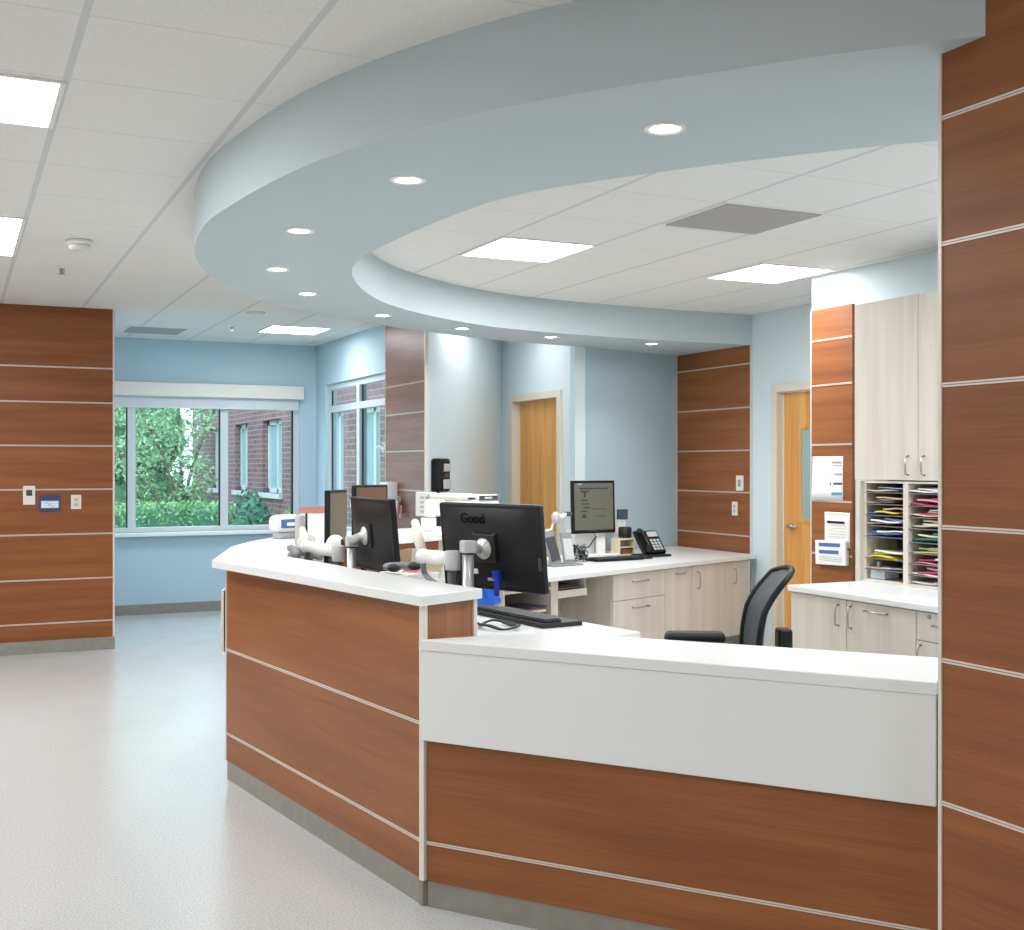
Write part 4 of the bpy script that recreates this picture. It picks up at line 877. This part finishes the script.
def tree(label, loc, trunks, blobs, n, size, mat, seed, core=False):
    t = thing('tree', label, 'tree', loc)
    k = MB()
    for pts, rs in trunks: k.tube(spline(pts, 4), [rs[0]+(rs[1]-rs[0])*i/(4*(len(pts)-1)) for i in range(4*(len(pts)-1)+1)], 8)
    k.out('trunk', M['bark'], t)
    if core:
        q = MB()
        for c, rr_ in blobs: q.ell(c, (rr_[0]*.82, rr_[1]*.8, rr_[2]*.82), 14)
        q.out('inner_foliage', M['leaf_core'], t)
    leaves(n, lambda r: blob(r, blobs), size, mat, 'crown', t, seed)
tree('slender multi-stemmed garden tree with loose green leaves outside the window', (3.02, 18.2, -.25),
     [([(0, 0, 0), (0.02, 0, .8), (-.1, 0, 1.6), (-.5, .1, 2.6), (-.9, 0, 3.6)], (.04, .01)), ([(.03, 0, 0), (.1, 0, .9), (.25, .1, 1.7), (.6, 0, 2.7), (.8, 0, 3.6)], (.04, .01)), ([(.0, .05, .5), (-.25, 0, 1.2), (-.8, 0, 1.9), (-1.1, 0, 2.4)], (.035, .01)), ([(.1, 0, .8), (.1, .2, 1.8), (.05, .2, 3.2)], (.04, .01))],
     [((-.45, 0, 2.7), (.5, .6, .45)), ((.15, 0, 2.5), (.5, .6, .5)), ((-.2, .1, 2.1), (.55, .5, .4)), ((.25, 0, 1.6), (.35, .4, .4)), ((-.6, 0, 1.9), (.4, .5, .4)), ((-.1, 0, 3.2), (.6, .6, .4)), ((.15, -.1, 1.15), (.3, .3, .3)), ((-.45, .2, 1.35), (.25, .3, .25))], 5200, .026, M['leaf'], 3)
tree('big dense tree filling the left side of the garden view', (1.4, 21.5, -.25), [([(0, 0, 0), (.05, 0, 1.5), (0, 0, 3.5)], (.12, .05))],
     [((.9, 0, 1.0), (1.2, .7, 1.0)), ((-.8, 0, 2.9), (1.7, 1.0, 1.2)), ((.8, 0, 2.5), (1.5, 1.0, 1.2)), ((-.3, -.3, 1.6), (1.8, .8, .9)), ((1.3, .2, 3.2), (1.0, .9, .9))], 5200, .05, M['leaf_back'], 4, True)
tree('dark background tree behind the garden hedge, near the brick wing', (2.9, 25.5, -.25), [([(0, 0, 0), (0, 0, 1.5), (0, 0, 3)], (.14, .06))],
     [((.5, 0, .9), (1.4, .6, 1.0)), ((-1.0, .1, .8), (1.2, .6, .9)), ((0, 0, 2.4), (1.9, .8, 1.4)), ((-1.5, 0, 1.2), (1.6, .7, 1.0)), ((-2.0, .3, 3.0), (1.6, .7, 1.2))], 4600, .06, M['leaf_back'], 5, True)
hd = thing('clipped_hedge', 'long clipped green hedge below the garden tree outside the window', 'hedge', (1.9, 16.6, -.25))
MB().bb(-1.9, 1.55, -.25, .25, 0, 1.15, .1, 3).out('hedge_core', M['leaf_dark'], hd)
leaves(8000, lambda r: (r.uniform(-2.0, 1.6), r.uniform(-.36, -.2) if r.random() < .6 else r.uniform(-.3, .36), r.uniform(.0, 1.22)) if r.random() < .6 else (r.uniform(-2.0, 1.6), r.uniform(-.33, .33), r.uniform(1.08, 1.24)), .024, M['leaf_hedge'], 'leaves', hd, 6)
sb = thing('evergreen_shrub', 'dark green rounded shrub against the brick wing outside', 'shrub', (4.03, 17.6, -.25))
MB().ell((0, 0, .6), (.32, .34, .66)).out('shrub_core', M['leaf_dark'], sb)
leaves(2600, lambda r: blob(r, [((-.05, 0, .72), (.36, .42, .66)), ((.15, 0, .55), (.36, .4, .6))]), .03, M['leaf_dark'], 'leaves', sb, 8)
sb = thing('low_shrub', 'low loose blue-green shrub at the foot of the brick wing', 'shrub', (4.42, 16.9, -.25))
MB().ell((0, 0, .45), (.2, .3, .5)).out('shrub_core', M['leaf_dark'], sb); leaves(900, lambda r: blob(r, [((0, 0, .55), (.30, .45, .55))]), .04, M['leaf_hedge'], 'leaves', sb, 9)
# brick wing x = 4.87, y 13.2 .. 27
bb_ = thing('brick_building', 'red brick wing with tall white-framed windows outside the garden window', 'building', (4.87, 13.2, -.25))
WIN = [(1.0, 2.0), (2.55, 3.55), (5.94, 7.3), (8.45, 9.5), (10.9, 11.9)]
k = MB(); zt = 3.05; s0, s1 = 1.27, 2.52; prev = 0.0
for a, b in WIN:
    k.bb(0, .35, prev, a, 0, zt); k.bb(0, .35, a, b, 0, s0); k.bb(0, .35, a, b, s1, zt); prev = b
k.bb(0, .35, prev, 14, 0, zt)
k.out('brick_wall', M['brick'], bb_)
MB().bb(-.08, .45, -.1, 14.1, zt, zt+.14).out('coping', M['slate'], bb_)
for a, b in WIN:
    f = MB(); mid = (a+b)/2
    f.bb(.10, .18, a, a+.09, s0, s1); f.bb(.10, .18, b-.09, b, s0, s1); f.bb(.10, .18, mid-.04, mid+.04, s0, s1); f.bb(.10, .18, a, b, s0, s0+.08); f.bb(.10, .18, a, b, s1-.08, s1)
    fr = f.out('window_frame', M['stone'], bb_); MB().bb(.14, .15, a+.09, b-.09, s0+.08, s1-.08).out('pane', M['teal_glass'], fr)
    MB().bb(-.06, .18, a-.06, b+.06, s0-.08, s0).out('stone_sill', M['stone'], bb_)

# ------------------------------------------------------------------ lights
def area(x, y, z, sx, sy, power, col=(.96, .985, 1.0), rot=(0, 0, 0)):
    l = bpy.data.lights.new('fill_lamp', 'AREA'); l.shape = 'RECTANGLE'; l.size = sx; l.size_y = sy; l.energy = power; l.color = col
    o = bpy.data.objects.new('fill_lamp', l); COL.objects.link(o); o.location = (x, y, z); o.rotation_euler = rot; return o
area(-.9, 1.2, 2.74, 1.2, 1.2, 52); area(.8, -1.2, 2.74, 1.2, 1.2, 46); area(-1.2, 5.2, 2.74, .6, 1.2, 44); area(-1.2, 8.4, 2.74, .6, 1.2, 36)  # unseen lamps added as fill for the hall and counter fronts
area(4.0, 3.4, 2.74, 1.2, .6, 62)  # extra lamp added to brighten the station interior
area(3.9, 6.9, 2.74, .9, .6, 42); area(4.2, 9.35, 2.74, .8, .4, 7); area(2.3, 10.6, 2.74, 1.0, .6, 16)  # added fill: station interior, ceiling hidden behind the bulkhead, window alcove
for x, y in DL:
    l = bpy.data.lights.new('downlight_lamp', 'SPOT'); l.energy = 17; l.spot_size = math.radians(110); l.spot_blend = .8; l.shadow_soft_size = .045; l.color = (1, .975, .93)
    o = bpy.data.objects.new('downlight_lamp', l); COL.objects.link(o); o.location = (x, y, SOF-.02)
# daylight through the windows
area(2.3, 13.4, 2.2, 2.4, 1.8, 130, (.72, .86, 1.0), (math.radians(-72), 0, 0)) if False else None
wd = bpy.data.worlds.new('overcast_sky'); sc.world = wd; wd.use_nodes = True
bgn = wd.node_tree.nodes['Background']; bgn.inputs[0].default_value = (.90, .95, 1.0, 1); bgn.inputs[1].default_value = 4.8

# ------------------------------------------------------------------ camera
cam = bpy.data.cameras.new('camera'); co = bpy.data.objects.new('camera', cam); COL.objects.link(co)
co.location = (0, 0, 1.5); co.rotation_euler = (PI/2, 0, -math.atan2(558, 1180))
cam.sensor_width = 36; cam.lens = 36*1180/1024; cam.clip_start = .05; cam.clip_end = 200
sc.camera = co
sc.view_settings.view_transform = 'Standard'; sc.view_settings.look = 'None'; sc.view_settings.exposure = 0.03
sc.cycles.use_denoising = True; sc.cycles.max_bounces = 8; sc.cycles.diffuse_bounces = 5; sc.cycles.sample_clamp_indirect = 6
